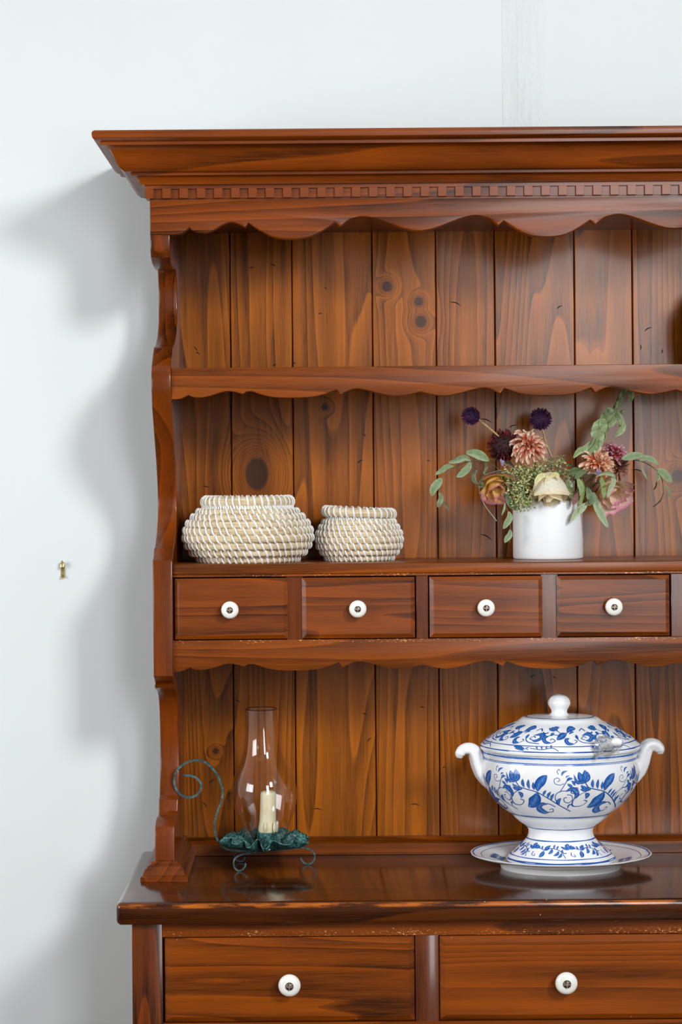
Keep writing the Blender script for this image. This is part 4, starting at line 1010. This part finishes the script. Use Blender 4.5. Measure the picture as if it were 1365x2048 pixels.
def ribbon(path, wd, th_):
    """flat strap lying in the plane facing Y: width along Y"""
    v, f = [], []; m = len(path)
    for i, p_ in enumerate(path):
        t = (path[min(i + 1, m - 1)] - path[max(i - 1, 0)]).normalized(); yv = Vector((0, 1, 0)); yv = (yv - t * yv.dot(t)).normalized(); n_ = t.cross(yv)
        v += [p_ + yv * wd + n_ * th_, p_ + yv * wd - n_ * th_, p_ - yv * wd - n_ * th_, p_ - yv * wd + n_ * th_]
    for i in range(m - 1):
        for k in range(4): f.append((i * 4 + k, i * 4 + (k + 1) % 4, (i + 1) * 4 + (k + 1) % 4, (i + 1) * 4 + k))
    f.append((3, 2, 1, 0)); f.append(tuple((m - 1) * 4 + k for k in range(4))); return v, f
hp = [(367, 1550), (385, 1552), (398, 1560), (403, 1573), (396, 1588), (378, 1594.5), (358, 1586), (349, 1565), (353, 1543), (368, 1528), (390, 1520.5), (412, 1525), (432, 1545), (444, 1572), (445, 1595), (436, 1622), (430, 1645), (431, 1665), (438, 1684), (455, 1698), (490, 1702), (530, 1701.5)]
strap('handle', [(a, b, YL) for a, b in hp], 0.0021, 0.0020)
fy = lambda Y: VY + (ZC - Z_WORK) / S(Y) - (480 - VX) * sn   # image row of the worktop surface
def foot(name, pp, yend):
    strap(name, pp, 0.0032, 0.0014)
yA, yB2 = -0.186, -0.128
b = fy(yA) - 1.6; 
foot('foot', [(492, b - 15, yA), (490, b - 7, yA), (483, b - 1, yA), (475, b - 1, yA), (469, b - 8, yA), (468, b - 18, yA), (472, b - 26, yA + .002), (484, b - 32, yA + .006), (510, 1704, -0.168), (531, 1702.5, YL)], yA)
b = fy(yB2) - 2.6
foot('foot', [(602, b - 13, yB2), (605, b - 6, yB2), (612, b - 1, yB2), (621, b - 1, yB2), (628, b - 8, yB2), (630, b - 17, yB2), (626, b - 26, yB2), (614, b - 32, yB2), (598, b - 33, yB2), (570, 1698.5, -0.138), (531, 1702.5, YL)], yB2)
yC = -0.095; b = fy(yC) - 1.6
foot('foot', [(491, b - 9, yC), (487, b - 2, yC), (479, b - 0.5, yC), (471, b - 5, yC), (470, b - 14, yC), (476, b - 20, yC), (490, b - 24, yC + .0), (510, b - 22, -0.115), (531, 1702.5, YL)], yC)

# candle
cxp = P(534.5, 1655, YL)[0]; zc0 = zpan + 0.0075
M['wax'] = mottled('cream_wax', [(0.3, lin(238, 226, 184)), (0.7, lin(248, 240, 208))], 40, 0.45, bump=0.1)
M['wax'].node_tree.nodes['Principled BSDF'].inputs['Subsurface Weight'].default_value = 0.25
M['wax'].node_tree.nodes['Principled BSDF'].inputs['Subsurface Radius'].default_value = (0.01, 0.006, 0.003)
M['wick'] = simple('burnt_wick', lin(40, 34, 34), 0.9, bump=(300, 0.3, 0.0005))
candle = thing('candle', (cxp, YL, zc0), 'short burnt-down cream candle inside the glass chimney', 'candle')
ztopc = P(536, 1583, YL)[1]; hc = ztopc - zc0
prof = [(0.001, 0), (14 * sL, 0), (14 * sL, 26 * sL), (18.5 * sL, 29 * sL), (19.5 * sL, 33 * sL), (18.5 * sL, 42 * sL), (16.8 * sL, 48 * sL), (16.3 * sL, 70 * sL), (16 * sL, hc - 6 * sL), (15 * sL, hc - 2 * sL), (12.5 * sL, hc), (9 * sL, hc - 1.5 * sL), (5 * sL, hc - 4 * sL), (0.001, hc - 4.5 * sL)]
v, f = lathe(prof, 32, (cxp, YL, zc0), lobe=lambda t, j: 1 + 0.02 * math.sin(2 * t + 1) + (0.03 * math.sin(5 * t) if 2 < j < 6 else 0))
v = [(q[0] + (q[2] - zc0) * 0.03, q[1], q[2]) for q in v]
mesh('wax', v, f, M['wax'], candle)
v, f = tube(catmull([P3(536, 1588, YL), P3(536, 1581, YL), P3(541, 1576, YL), P3(548, 1577, YL)], 4), 0.0009, 6); mesh('wick', v, f, M['wick'], candle)
dr = []
for (a, b0, b1) in ((531, 1650, 1663), (549, 1650, 1664)):
    p_ = P3(a, b0, YL - 20.5 * sL); dr.append(tube(catmull([p_ + Vector((0, .003, 0.004)), p_, P3(a, (b0 + b1) / 2, YL - 20.8 * sL), P3(a - 0.5, b1, YL - 20.8 * sL)], 4), [0.0016, 0.0022, 0.0030, 0.0012], 8))
v, f = join(dr); mesh('wax_drip', v, f, M['wax'], candle)

# glass chimney
M['glass'] = thin_glass('chimney_glass', (0.97, 0.96, 0.955), 0.06, 1.5, 1.3, 0.06)
gx = P(530, 1575, YL)[0]; gz = zpan + 0.006
chim = thing('glass_chimney', (gx, YL, gz), 'clear glass hurricane chimney standing in the fluted metal dish', 'glass chimney')
gp = [(40, 1685), (41, 1670), (43.5, 1658), (49, 1640), (57, 1620), (62.5, 1600), (65, 1580), (64, 1563), (60, 1548), (52, 1529), (43.5, 1510), (37.5, 1492), (34, 1472), (32.4, 1450), (31.8, 1430), (32, 1409)]
prof = [(q.x, q.y) for q in catmull([(a * sL, (1685 - b) * sL, 0) for a, b in gp], 4)]
n = 64; v, f = [], []
for r, z in prof:
    for i in range(n): v.append((gx + r * math.sin(2 * PI * i / n) - z * 0.030 + 0.002, YL - r * math.cos(2 * PI * i / n), gz + z))
for j in range(len(prof) - 1):
    for i in range(n): f.append((j * n + i, j * n + (i + 1) % n, (j + 1) * n + (i + 1) % n, (j + 1) * n + i))
mesh('glass', v, f, M['glass'], chim, angle=180)
r, z = prof[-1]
rimp = [Vector((gx + r * math.sin(2 * PI * i / n) - z * 0.030 + 0.002, YL - r * math.cos(2 * PI * i / n), gz + z)) for i in range(n + 1)]
v, f = tube(rimp, 0.0011, 6, up=(0, 0, 1), cap=False); 
M['glass_rim'] = thin_glass('glass_rim', (0.62, 0.60, 0.58), 0.05, 1.5, 2.0, 0.12)
mesh('rim', v, f, M['glass_rim'], chim)

# ------------------------------------------------------------------ soup tureen on its plate
YT = -0.170; sT = S(YT); SYT = 0.80
tx = P(1122, 1650, YT)[0]
M['porc'] = mottled('white_porcelain', [(0.3, lin(243, 244, 245)), (0.7, lin(249, 249, 250))], 10, 0.10, bump=0.01)
def blue_material():
    t = NT('cobalt_paint'); a = t.n('Attribute'); a.attribute_name = 'Col'; o, p = t.obj(); n = t.noise(o, 420, 3, 0.7)
    sp = t.n('SeparateColor'); t.l(a.outputs['Color'], sp.inputs[0])
    v_ = t.math('ADD', sp.outputs[0], t.math('MULTIPLY', t.math('SUBTRACT', n, 0.5), 0.9))
    t.set(Base_Color=t.ramp(v_, [(0.0, lin(22, 70, 148)), (0.40, lin(48, 108, 188)), (0.75, lin(150, 188, 230)), (1.0, lin(206, 222, 242))]), Roughness=0.15); return t.m
M['blue'] = blue_material()
def ztip(y): return P(1122, y, YT)[1]
class Surf:
    """oval turned surface: prof = [(half width px, tip row px)]"""
    def __init__(s, prof, lobes=0.0, nl=8):
        s.p = prof; s.lo = lobes; s.nl = nl
    def lob(s, th): return 1 - s.lo * (1 - abs(math.sin(s.nl / 2 * (th + 0.39))) ** 0.6)
    def r(s, y):
        p = s.p
        for (r0, y0), (r1, y1) in zip(p[:-1], p[1:]):
            if min(y0, y1) - 1e-6 <= y <= max(y0, y1) + 1e-6:
                t = (y - y0) / (y1 - y0) if abs(y1 - y0) > 1e-6 else 0
                return r0 + (r1 - r0) * t
        return p[0][0] if abs(y - p[0][1]) < abs(y - p[-1][1]) else p[-1][0]
    def pt(s, th, y, off=0.0):
        k = s.r(y) * sT * s.lob(th) + off; return Vector((tx + k * math.sin(th), YT - k * SYT * math.cos(th), ztip(y)))
    def ptn(s, th, y, off):
        a, b = s.pt(th - 0.01, y), s.pt(th + 0.01, y); c, d = s.pt(th, y - 0.8), s.pt(th, y + 0.8)
        n = (b - a).cross(c - d); n.normalize(); o = Vector((math.sin(th), -math.cos(th), 0.0))
        if n.dot(o) < 0 : n = -n
        return s.pt(th, y) + n * off
    def from_photo(s, px, py):
        sl = (py - VY) / F; y = py
        th = 0
        for _ in range(12):
            R = s.r(y) ; th = math.asin(max(-0.97, min(0.97, (px - 1122) / max(R, 1))))
            y = 0.5 * y + 0.5 * (py - R * SYT * math.cos(th) * sl)
        return th, y
def prof_dense(pts, n=4):
    c = catmull([(a, b, 0) for a, b in pts], n); return [(q.x, q.y) for q in c]
bowl_s = Surf(prof_dense([(156, 1498), (155, 1504), (153.5, 1512), (155.5, 1522), (157.5, 1535), (157, 1548), (153, 1564), (145, 1580), (133, 1597), (118, 1612), (103, 1623), (97, 1627), (92, 1633), (83, 1641), (70, 1650), (65.5, 1656), (64.5, 1663), (66.5, 1671), (72, 1679), (81, 1687), (91, 1697), (101, 1706), (108, 1712), (109.5, 1716), (108, 1719)]), 0.016)
lid_s = Surf(prof_dense([(158, 1497), (160, 1494), (160, 1490), (158.5, 1486), (150, 1478.5), (139, 1470), (127, 1462), (113, 1454), (100, 1447.5), (88, 1442.5), (82, 1439), (76, 1434.5), (66, 1432), (50, 1431), (30, 1430), (19, 1429)]), 0.014)
tureen = thing('tureen', (tx, YT, ztip(1719)), 'white porcelain soup tureen painted with blue flowers, lidded, with two scroll handles', 'tureen')
def surf_mesh(S_, name, parent, n=128, extra=None, label=None):
    v, f = [], []
    P_ = S_.p
    for r_, y in P_:
        for i in range(n):
            th = 2 * PI * i / n; k = r_ * sT * S_.lob(th); v.append((tx + k * math.sin(th), YT - k * SYT * math.cos(th), ztip(y)))
    m = len(P_)
    for j in range(m - 1):
        for i in range(n): f.append((j * n + i, j * n + (i + 1) % n, (j + 1) * n + (i + 1) % n, (j + 1) * n + i))
    f.append(tuple(range(n))); f.append(tuple((m - 1) * n + i for i in range(n)))
    return mesh(name, v, f, M['porc'], parent, angle=45, part_label=label)
bowl = surf_mesh(bowl_s, 'bowl', tureen)
lid = surf_mesh(lid_s, 'lid', tureen)
kp = prof_dense([(24, 1431), (19, 1428), (16, 1424), (16.5, 1419), (20, 1413), (22.7, 1407), (21.5, 1400), (17, 1394), (10.5, 1390.5), (4, 1389), (0.4, 1388.6)], 3)
v, f = lathe([(a * sT, ztip(b)) for a, b in kp], 40, (tx - 0.001, YT, 0), lobe=lambda t, j: 1 - 0.05 * (1 - abs(math.sin(3.5 * t)) ** 0.6) * (1 if 3 < j < 26 else 0))
mesh('lid_knob', v, f, M['porc'], lid, org=Vector(tureen.location))
# handles
for s in (-1, 1):
    hp = [(138, 1572), (147, 1558), (157, 1542), (164, 1524), (168, 1508), (174, 1495), (184, 1491), (194, 1493.5), (200, 1501), (201, 1509)]
    hr = [6, 11, 13.5, 14, 14, 13.5, 12.5, 11.5, 10.5, 6]
    if s < 0: hp = [(a, b + 5) for a, b in hp]
    path = catmull([(tx + s * a * sT, YT, ztip(b)) for a, b in hp], 5)
    v, f = tube(path, [q * sT for q in hr], 18, flat=1.25)
    v = [q + (q - path[i // 18]) * 0.12 * math.sin(4 * 2 * PI * (i % 18) / 18) for i, q in enumerate(v)]
    mesh('handle', v, f, M['porc'], tureen, angle=80)

# blue painted decoration: thin brush strokes lying on the glaze
def stroke2d(pts, w_, kind='taper'):
    """-> list of rows of 2D points across the stroke with shade"""
    c = catmull([(a, b, 0) for a, b in pts], 6); m = len(c); rows = []
    for i, p_ in enumerate(c):
        u = i / (m - 1); t = c[min(i + 1, m - 1)] - c[max(i - 1, 0)]; t.normalize(); nx, ny = -t.y, t.x
        if kind == 'line': k = 0.5
        elif kind == 'leaf': k = 0.5 * max(0.03, math.sin(PI * u) ** 0.8)
        elif kind == 'drop': k = 0.5 * max(0.05, math.sin(PI * min(1, u ** 0.6)) ** 0.7)
        elif kind == 'comma': k = 0.5 * max(0.06, (1 - u) ** 0.8 * min(1, u * 6 + 0.3))
        else: k = 0.5 * max(0.08, 1 - u)
        row = []
        for q, sh in ((-1, 0.05), (-0.55, 0.25), (0, 0.5), (0.55, 0.3), (1, 0.05)):
            row.append((p_.x + nx * w_ * k * q, p_.y + ny * w_ * k * q, sh if kind in ('leaf', 'comma') else 0.12))
        rows.append(row)
    return rows
def spiral(cx, cy, r0, r1, a0, a1, n=10):
    return [(cx + (r0 + (r1 - r0) * i / n) * math.cos(a0 + (a1 - a0) * i / n), cy + (r0 + (r1 - r0) * i / n) * math.sin(a0 + (a1 - a0) * i / n)) for i in range(n + 1)]
def decals(S_, strokes, shifts, off=0.00035):
    V, Fs, Cc = [], [], []
    base_rows = []
    for pts, w_, kind in strokes:
        rows = stroke2d(pts, w_, kind); base_rows.append([[(*S_.from_photo(a, b), sh) for a, b, sh in row] for row in rows])
    for dth in shifts:
        for rows in base_rows:
            k0 = len(V)
            for row in rows:
                for th, y, sh in row: V.append(S_.ptn(th + dth, y, off)); Cc.append((sh, sh, sh))
            for i in range(len(rows) - 1):
                for k in range(4):
                    a = k0 + i * 5 + k; Fs.append((a, a + 1, a + 6, a + 5))
    return V, Fs, Cc
def ring(S_, y, w_, sh=0.1, off=0.00035, n=128):
    V, Fs, Cc = [], [], []
    for i in range(n):
        th = 2 * PI * i / n
        for q in (-0.5, 0.5): V.append(S_.ptn(th, y + q * w_ * (1 + 0.2 * math.sin(7 * th)), off)); Cc.append((sh,) * 3)
    for i in range(n): j = (i + 1) % n; Fs.append((i * 2, i * 2 + 1, j * 2 + 1, j * 2))
    return V, Fs, Cc
def z7(L):                                       # strokes measured in an enlarged crop -> photo pixels
    return [([(940 + a / 3.592, 1510 + b / 3.592) for a, b in pts], w_ / 3.592, k) for pts, w_, k in L]
bm_ = z7([
    ([(300, 185), (325, 222), (365, 240), (440, 265), (520, 310), (600, 360), (682, 404)], 6, 'line'),
    ([(345, 240), (300, 262), (278, 300), (300, 345), (345, 352), (360, 325), (335, 312)], 5, 'line'),
    ([(275, 190), (250, 165), (240, 118)], 26, 'comma'), ([(288, 190), (276, 150), (266, 105)], 36, 'leaf'), ([(285, 188), (300, 150), (302, 95)], 44, 'leaf'), ([(290, 188), (314, 160), (316, 110)], 30, 'leaf'), ([(262, 175), (285, 182), (305, 170)], 24, 'leaf'),
    ([(446, 262), (452, 215), (480, 175), (511, 144)], 66, 'leaf'), ([(443, 268), (436, 310), (418, 345), (390, 368)], 84, 'leaf'),
    ([(357, 232), (346, 200), (345, 168)], 20, 'leaf'), ([(392, 242), (382, 208), (384, 172)], 20, 'leaf'), ([(424, 250), (416, 222), (416, 192)], 18, 'leaf'),
    ([(330, 230), (300, 222), (278, 200)], 20, 'leaf'), ([(345, 236), (310, 240), (280, 228)], 20, 'leaf'), ([(318, 260), (340, 280), (342, 306)], 24, 'leaf'),
    ([(486, 290), (492, 270), (505, 252)], 18, 'leaf'), ([(520, 308), (522, 285), (538, 262)], 20, 'leaf'), ([(545, 325), (545, 300), (560, 276)], 20, 'leaf'), ([(600, 360), (590, 335), (610, 308)], 28, 'leaf'),
    ([(600, 358), (572, 320), (575, 280), (610, 260), (650, 258)], 5, 'line'), ([(640, 262), (680, 245), (712, 262), (718, 290), (700, 318)], 40, 'leaf'), ([(650, 285), (680, 290), (690, 320), (665, 342), (635, 335), (630, 310), (650, 305)], 5, 'line'),
    ([(575, 372), (530, 350), (490, 352), (465, 375)], 5, 'line'), ([(520, 352), (480, 352), (462, 380), (500, 408), (535, 412)], 36, 'leaf'), ([(530, 410), (562, 404), (556, 385), (535, 392)], 5, 'line'),
    ([(598, 268), (625, 225), (645, 190), (658, 165)], 5, 'line'), ([(610, 150), (622, 125), (658, 112)], 16, 'leaf'), ([(645, 190), (662, 172), (690, 170)], 20, 'leaf'), ([(640, 165), (650, 152), (670, 150)], 12, 'leaf'), ([(628, 205), (600, 215), (565, 205), (560, 175), (585, 165), (598, 182), (580, 192)], 4, 'line'), ([(590, 140), (580, 120), (592, 102), (600, 115)], 4, 'line'),
    ([(660, 385), (665, 362), (690, 350)], 12, 'leaf'),
    ([(280, 262), (245, 250), (240, 220), (262, 215), (268, 232)], 4, 'line'), ([(240, 215), (225, 195), (212, 180)], 14, 'leaf'), ([(248, 200), (240, 178), (228, 160)], 14, 'leaf')])
parts = [decals(bowl_s, bm_, [math.radians(51.43) * k for k in range(7)])]
for y, w_, sh in ((1501.5, 4.0, 0.45), (1512, 1.8, 0.4), (1514.5, 1.4, 0.4), (1622, 2.6, 0.2), (1650.5, 1.5, 0.25)): parts.append(ring(bowl_s, y, w_, sh))
# foot band
fb = z7([([(440, 665), (480, 668), (520, 685), (560, 672), (620, 690), (656, 745)], 5, 'line'), ([(448, 668), (432, 658), (428, 640)], 22, 'leaf'), ([(452, 668), (455, 650), (472, 628)], 26, 'leaf'), ([(455, 670), (470, 660), (480, 640)], 18, 'leaf'),
         ([(512, 685), (530, 670), (560, 650)], 22, 'leaf'), ([(510, 688), (495, 712), (470, 735)], 26, 'leaf'), ([(482, 672), (482, 660), (488, 650)], 12, 'leaf'), ([(500, 680), (500, 665), (508, 652)], 12, 'leaf'),
         ([(565, 672), (560, 695), (535, 712)], 20, 'leaf'), ([(580, 675), (582, 660), (592, 645)], 13, 'leaf'), ([(600, 680), (605, 665), (615, 655)], 13, 'leaf'), ([(610, 690), (600, 712), (570, 725)], 20, 'leaf'), ([(628, 705), (622, 725), (598, 740)], 18, 'leaf'), ([(632, 705), (634, 692), (642, 682)], 13, 'leaf'), ([(440, 690), (425, 712), (440, 722), (446, 706)], 4, 'line'), ([(415, 690), (402, 690), (405, 675)], 5, 'line')])
parts.append(decals(bowl_s, fb, [math.radians(51.43) * k for k in range(7)]))
for y, w_, sh in ((1674, 2.0, 0.2), (1705.5, 1.4, 0.25), (1713, 3.4, 0.15)): parts.append(ring(bowl_s, y, w_, sh))
v, f, c = joinc(parts); mesh('painted_flowers', v, f, M['blue'], bowl, cols=c, angle=180, org=Vector(tureen.location), part_label='cobalt blue hand-painted flowers and bands')
def z8(L): return [([(880 + a / 2.814, 1340 + b / 2.814) for a, b in pts], w_ / 2.814, k) for pts, w_, k in L]
lm = z8([([(640, 345), (665, 362), (700, 350), (740, 330)], 4, 'line'), ([(690, 352), (712, 332), (742, 332)], 30, 'leaf'), ([(688, 358), (660, 372), (628, 394)], 34, 'leaf'), ([(628, 345), (605, 335), (600, 325)], 16, 'leaf'), ([(640, 345), (632, 330), (655, 322)], 20, 'leaf'), ([(622, 346), (615, 330), (635, 325)], 14, 'leaf'),
         ([(655, 372), (610, 365), (575, 380), (562, 395)], 4, 'line'), ([(590, 372), (562, 380), (565, 405), (600, 412)], 22, 'leaf'), ([(600, 410), (620, 400), (605, 388), (592, 396)], 4, 'line'), ([(600, 372), (608, 362), (622, 355)], 14, 'leaf'),
         ([(740, 370), (745, 392), (775, 410), (840, 415)], 4, 'line'), ([(738, 365), (740, 378), (748, 392)], 16, 'leaf'), ([(770, 372), (805, 362), (828, 378), (812, 398), (785, 398)], 24, 'leaf'), ([(785, 395), (765, 388), (780, 376), (795, 384)], 4, 'line'), ([(700, 362), (715, 352), (730, 350)], 10, 'leaf'),
         ([(700, 385), (680, 395), (690, 415), (725, 418)], 22, 'leaf'), ([(725, 415), (740, 402), (725, 395)], 4, 'line'), ([(760, 345), (775, 332), (795, 345)], 5, 'line'), ([(560, 350), (575, 358), (590, 352)], 5, 'line')])
parts = [decals(lid_s, lm, [math.radians(45) * k for k in range(8)])]
rs = z8([([(480, 440), (540, 448), (600, 440), (632, 458)], 4, 'line'), ([(395, 428), (420, 432), (445, 445)], 14, 'leaf'), ([(400, 438), (425, 442), (448, 452)], 14, 'leaf'), ([(412, 425), (432, 432), (455, 446)], 12, 'leaf'), ([(520, 445), (515, 435), (520, 430)], 9, 'leaf'), ([(545, 448), (542, 436), (548, 428)], 9, 'leaf'), ([(570, 445), (568, 434), (575, 428)], 9, 'leaf'), ([(595, 442), (594, 430), (600, 424)], 9, 'leaf'), ([(470, 448), (458, 440), (475, 434)], 4, 'line')])
parts.append(decals(lid_s, rs, [math.radians(60) * k for k in range(6)]))
for y, w_, sh in ((1488.5, 2.2, 0.1), (1478.2, 1.3, 0.2), (1432.3, 0.55, 0.25)): parts.append(ring(lid_s, y, w_, sh))
v, f, c = joinc(parts); mesh('painted_flowers', v, f, M['blue'], lid, cols=c, angle=180, org=Vector(tureen.location), part_label='cobalt blue hand-painted flowers and bands')
v, f = lathe([(9.3 * sT, ztip(1390.6)), (10.6 * sT, ztip(1391.6))], 30, (tx - 0.001, YT, 0.0006)); f = [q for q in f if len(q) == 4]
mesh('knob_line', v, f, M['blue'], lid, org=Vector(tureen.location), cols=[(0.15, 0.15, 0.15)] * len(v))

# plate under the tureen
zpl = Z_WORK + 0.0002
plate = thing('underplate', (tx, YT, zpl), 'wide white porcelain plate with a blue rim line, under the tureen', 'plate')
def plz(px_h): return zpl + px_h * sT
pp = [(2, 12), (108, 12), (114, 12.5), (122, 15), (140, 20), (160, 25.5), (176, 29.5), (180, 30.5), (181.5, 29.6), (180.5, 28), (172, 25), (150, 18.5), (132, 14), (124, 11), (121, 5), (120, 0), (112, 0), (110, 6), (2, 7)]
pd = [(a * sT, plz(b)) for a, b in pp]
v, f = lathe(pd, 128, (tx, YT, 0), sy=SYT, lobe=lambda t, j: 1 - (0.012 * (1 - abs(math.sin(4 * t)) ** 0.5) if 4 <= j <= 11 else 0))
mesh('dish', v, f, M['porc'], plate, angle=40)
def plpt(th, r, off=0.0004):
    top = [(108, 12), (114, 12.5), (122, 15), (140, 20), (160, 25.5), (176, 29.5), (180, 30.5)]
    h = 12
    for (a0, h0), (a1, h1) in zip(top[:-1], top[1:]):
        if a0 <= r <= a1: h = h0 + (h1 - h0) * (r - a0) / (a1 - a0)
    lob_ = 1 - 0.012 * (1 - abs(math.sin(4 * th)) ** 0.5) if r > 130 else 1
    k = r * sT * lob_; return Vector((tx + k * math.sin(th), YT - k * SYT * math.cos(th), plz(h) + off))
V, Fs, Cc = [], [], []
for r, w_, sh in ((176.5, 3.2, 0.2), (160, 1.2, 0.35)):
    k0 = len(V); n = 128
    for i in range(n):
        for q in (-0.5, 0.5): V.append(plpt(2 * PI * i / n, r + q * w_)); Cc.append((sh,) * 3)
    for i in range(n): j = (i + 1) % n; Fs.append((k0 + i * 2, k0 + i * 2 + 1, k0 + j * 2 + 1, k0 + j * 2))
sp = [([(118, -0.16), (128, -0.05), (130, 0.08), (124, 0.2)], 1.4, 'line')]
for k in range(7):
    a = -0.15 + k * 0.055; sp.append(([(127, a), (136, a - 0.02), (143, a - 0.01)], 5.5, 'leaf')); sp.append(([(127, a + 0.02), (119, a + 0.03), (114, a + 0.01)], 5, 'leaf'))
for kk in range(6):
    t0 = math.radians(78) + kk * PI / 3
    for pts_, w_, kd_ in sp:
        rows = stroke2d([(a, b * 130) for a, b in pts_], w_, kd_); k0 = len(V)
        for row in rows:
            for a, b, sh in row: V.append(plpt(t0 + b / 130, min(178, max(110, a)))); Cc.append((sh,) * 3)
        for i in range(len(rows) - 1):
            for k in range(4): q = k0 + i * 5 + k; Fs.append((q, q + 1, q + 6, q + 5))
mesh('painted_flowers', V, Fs, M['blue'], plate, cols=Cc, angle=180, part_label='cobalt blue painted sprays and rim line')

# ladle handle wrapped in clear film, poking out under the lid
yl = YT - 0.105
ladle = thing('ladle', P3(1215, 1492, yl), 'white ladle handle in crumpled clear film poking from under the lid', 'ladle')
path = catmull([P3(1196, 1500, yl + 0.012), P3(1206, 1494, yl + 0.002), P3(1220, 1487, yl - 0.016), P3(1234, 1484, yl - 0.024), P3(1245, 1486, yl - 0.028)], 5)
v, f = tube(path, [5.0 * sT, 6.5 * sT, 7.5 * sT, 9.0 * sT, 5.5 * sT], 16); mesh('handle', v, f, M['porc'], ladle, angle=80)
M['film'] = thin_glass('clear_film', (0.97, 0.97, 0.98), 0.15, 1.45, 0.5, 0.10)
_t = M['film'].node_tree; _o = _t.nodes['Material Output']; _s = _o.inputs[0].links[0].from_socket
_d = _t.nodes.new('ShaderNodeBsdfDiffuse'); _d.inputs[0].default_value = lin(240, 242, 245); _m = _t.nodes.new('ShaderNodeMixShader'); _m.inputs[0].default_value = 0.16
_t.links.new(_s, _m.inputs[1]); _t.links.new(_d.outputs[0], _m.inputs[2]); _t.links.new(_m.outputs[0], _o.inputs[0])
v, f = [], []; n, m = 36, 18
film_path = catmull([P3(1190, 1512, yl - 0.004), P3(1197, 1500, yl - 0.002), P3(1203, 1488, yl - 0.008), P3(1214, 1486, yl - 0.012), P3(1226, 1492, yl - 0.014), P3(1234, 1499, yl - 0.010)], 4)
rads = [4, 8, 11, 13, 13, 11, 9, 6]
tv, tf = tube(film_path, [q * sT for q in rads], 26)
tv = [q + Vector((mnoise.noise(q * 190), mnoise.noise(q * 190 + Vector((7, 1, 3))), mnoise.noise(q * 190 + Vector((3, 8, 2))))) * 0.0075 + Vector((mnoise.noise(q * 420), 0, mnoise.noise(q * 420 + Vector((5, 5, 5))))) * 0.003 for q in tv]
tv = [Vector((q.x, q.y - 0.004, q.z)) for q in tv]
mesh('film_wrap', tv, tf, M['film'], ladle, angle=20, part_label='crumpled clear plastic film')

# ------------------------------------------------------------------ guessed jar added out of view on the upper shelf, to shadow the planks
YJ = -0.11; jx = P(1434, 650, YJ)[0]
M['crock'] = mottled('brown_stoneware', [(0.3, lin(92, 62, 40)), (0.7, lin(136, 98, 66))], 25, 0.35, bump=0.1)
jar = thing('shadow_jar', (jx, YJ, zs1 - 0.001), 'lidded brown jar added out of view on the upper shelf to cast a shadow', 'jar')
v, f = lathe([(0.04, 0), (0.046, 0.004), (0.055, 0.03), (0.060, 0.07), (0.058, 0.105), (0.047, 0.128), (0.042, 0.134), (0.044, 0.140), (0.038, 0.141), (0.036, 0.13)], 40, (jx, YJ, zs1 - 0.001)); mesh('body', v, f, M['crock'], jar)
v, f = lathe([(0.046, 0.1415), (0.046, 0.146), (0.030, 0.155), (0.012, 0.158), (0.008, 0.163), (0.014, 0.172), (0.008, 0.179), (0.001, 0.18)], 40, (jx, YJ, zs1 - 0.001)); mesh('lid', v, f, M['crock'], jar)

# ------------------------------------------------------------------ brass hook on the wall
M['brass'] = mottled('brass', [(0.3, lin(196, 160, 84)), (0.7, lin(232, 204, 138))], 200, 0.28, 0.9, bump=0.1)
YH = WY - 0.0008
hk = thing('picture_hook', P3(126, 1156, YH), 'tiny brass picture hook nailed to the bare wall', 'hook')
sH = S(YH); h0, h1 = P(126, 1156, YH)[1], P(126, 1126, YH)[1]; hx = P(126, 1140, YH)[0]
pr = [(YH, h1 - 0.006), (YH - 0.006, h1 + 0.002), (YH - 0.010, h1 + 0.001), (YH - 0.0115, h1 - 0.008), (YH - 0.0105, h1 - 0.009), (YH - 0.009, h1 - 0.001), (YH - 0.006, h1 - 0.0005), (YH - 0.0022, h1 - 0.007),
      (YH - 0.0022, h0 + 0.005), (YH - 0.007, h0 + 0.001), (YH - 0.007, h0), (YH - 0.003, h0), (YH, h0 + 0.003)]
v, f = prism(pr, lambda y, z, t: (t, y, z), hx - 3.6 * sH, hx + 3.6 * sH); mesh('plate', v, f, M['brass'], hk, bevel=0.0003, seg=1, angle=40)
nl = P3(126, 1131, YH); d = Vector((0, -0.8, 0.6))
v, f = tube([nl + d * 0.0, nl + d * 0.013, nl + d * 0.0131, nl + d * 0.0145], [0.0007, 0.0007, 0.0019, 0.0016], 8); mesh('nail', v, f, M['brass'], hk)
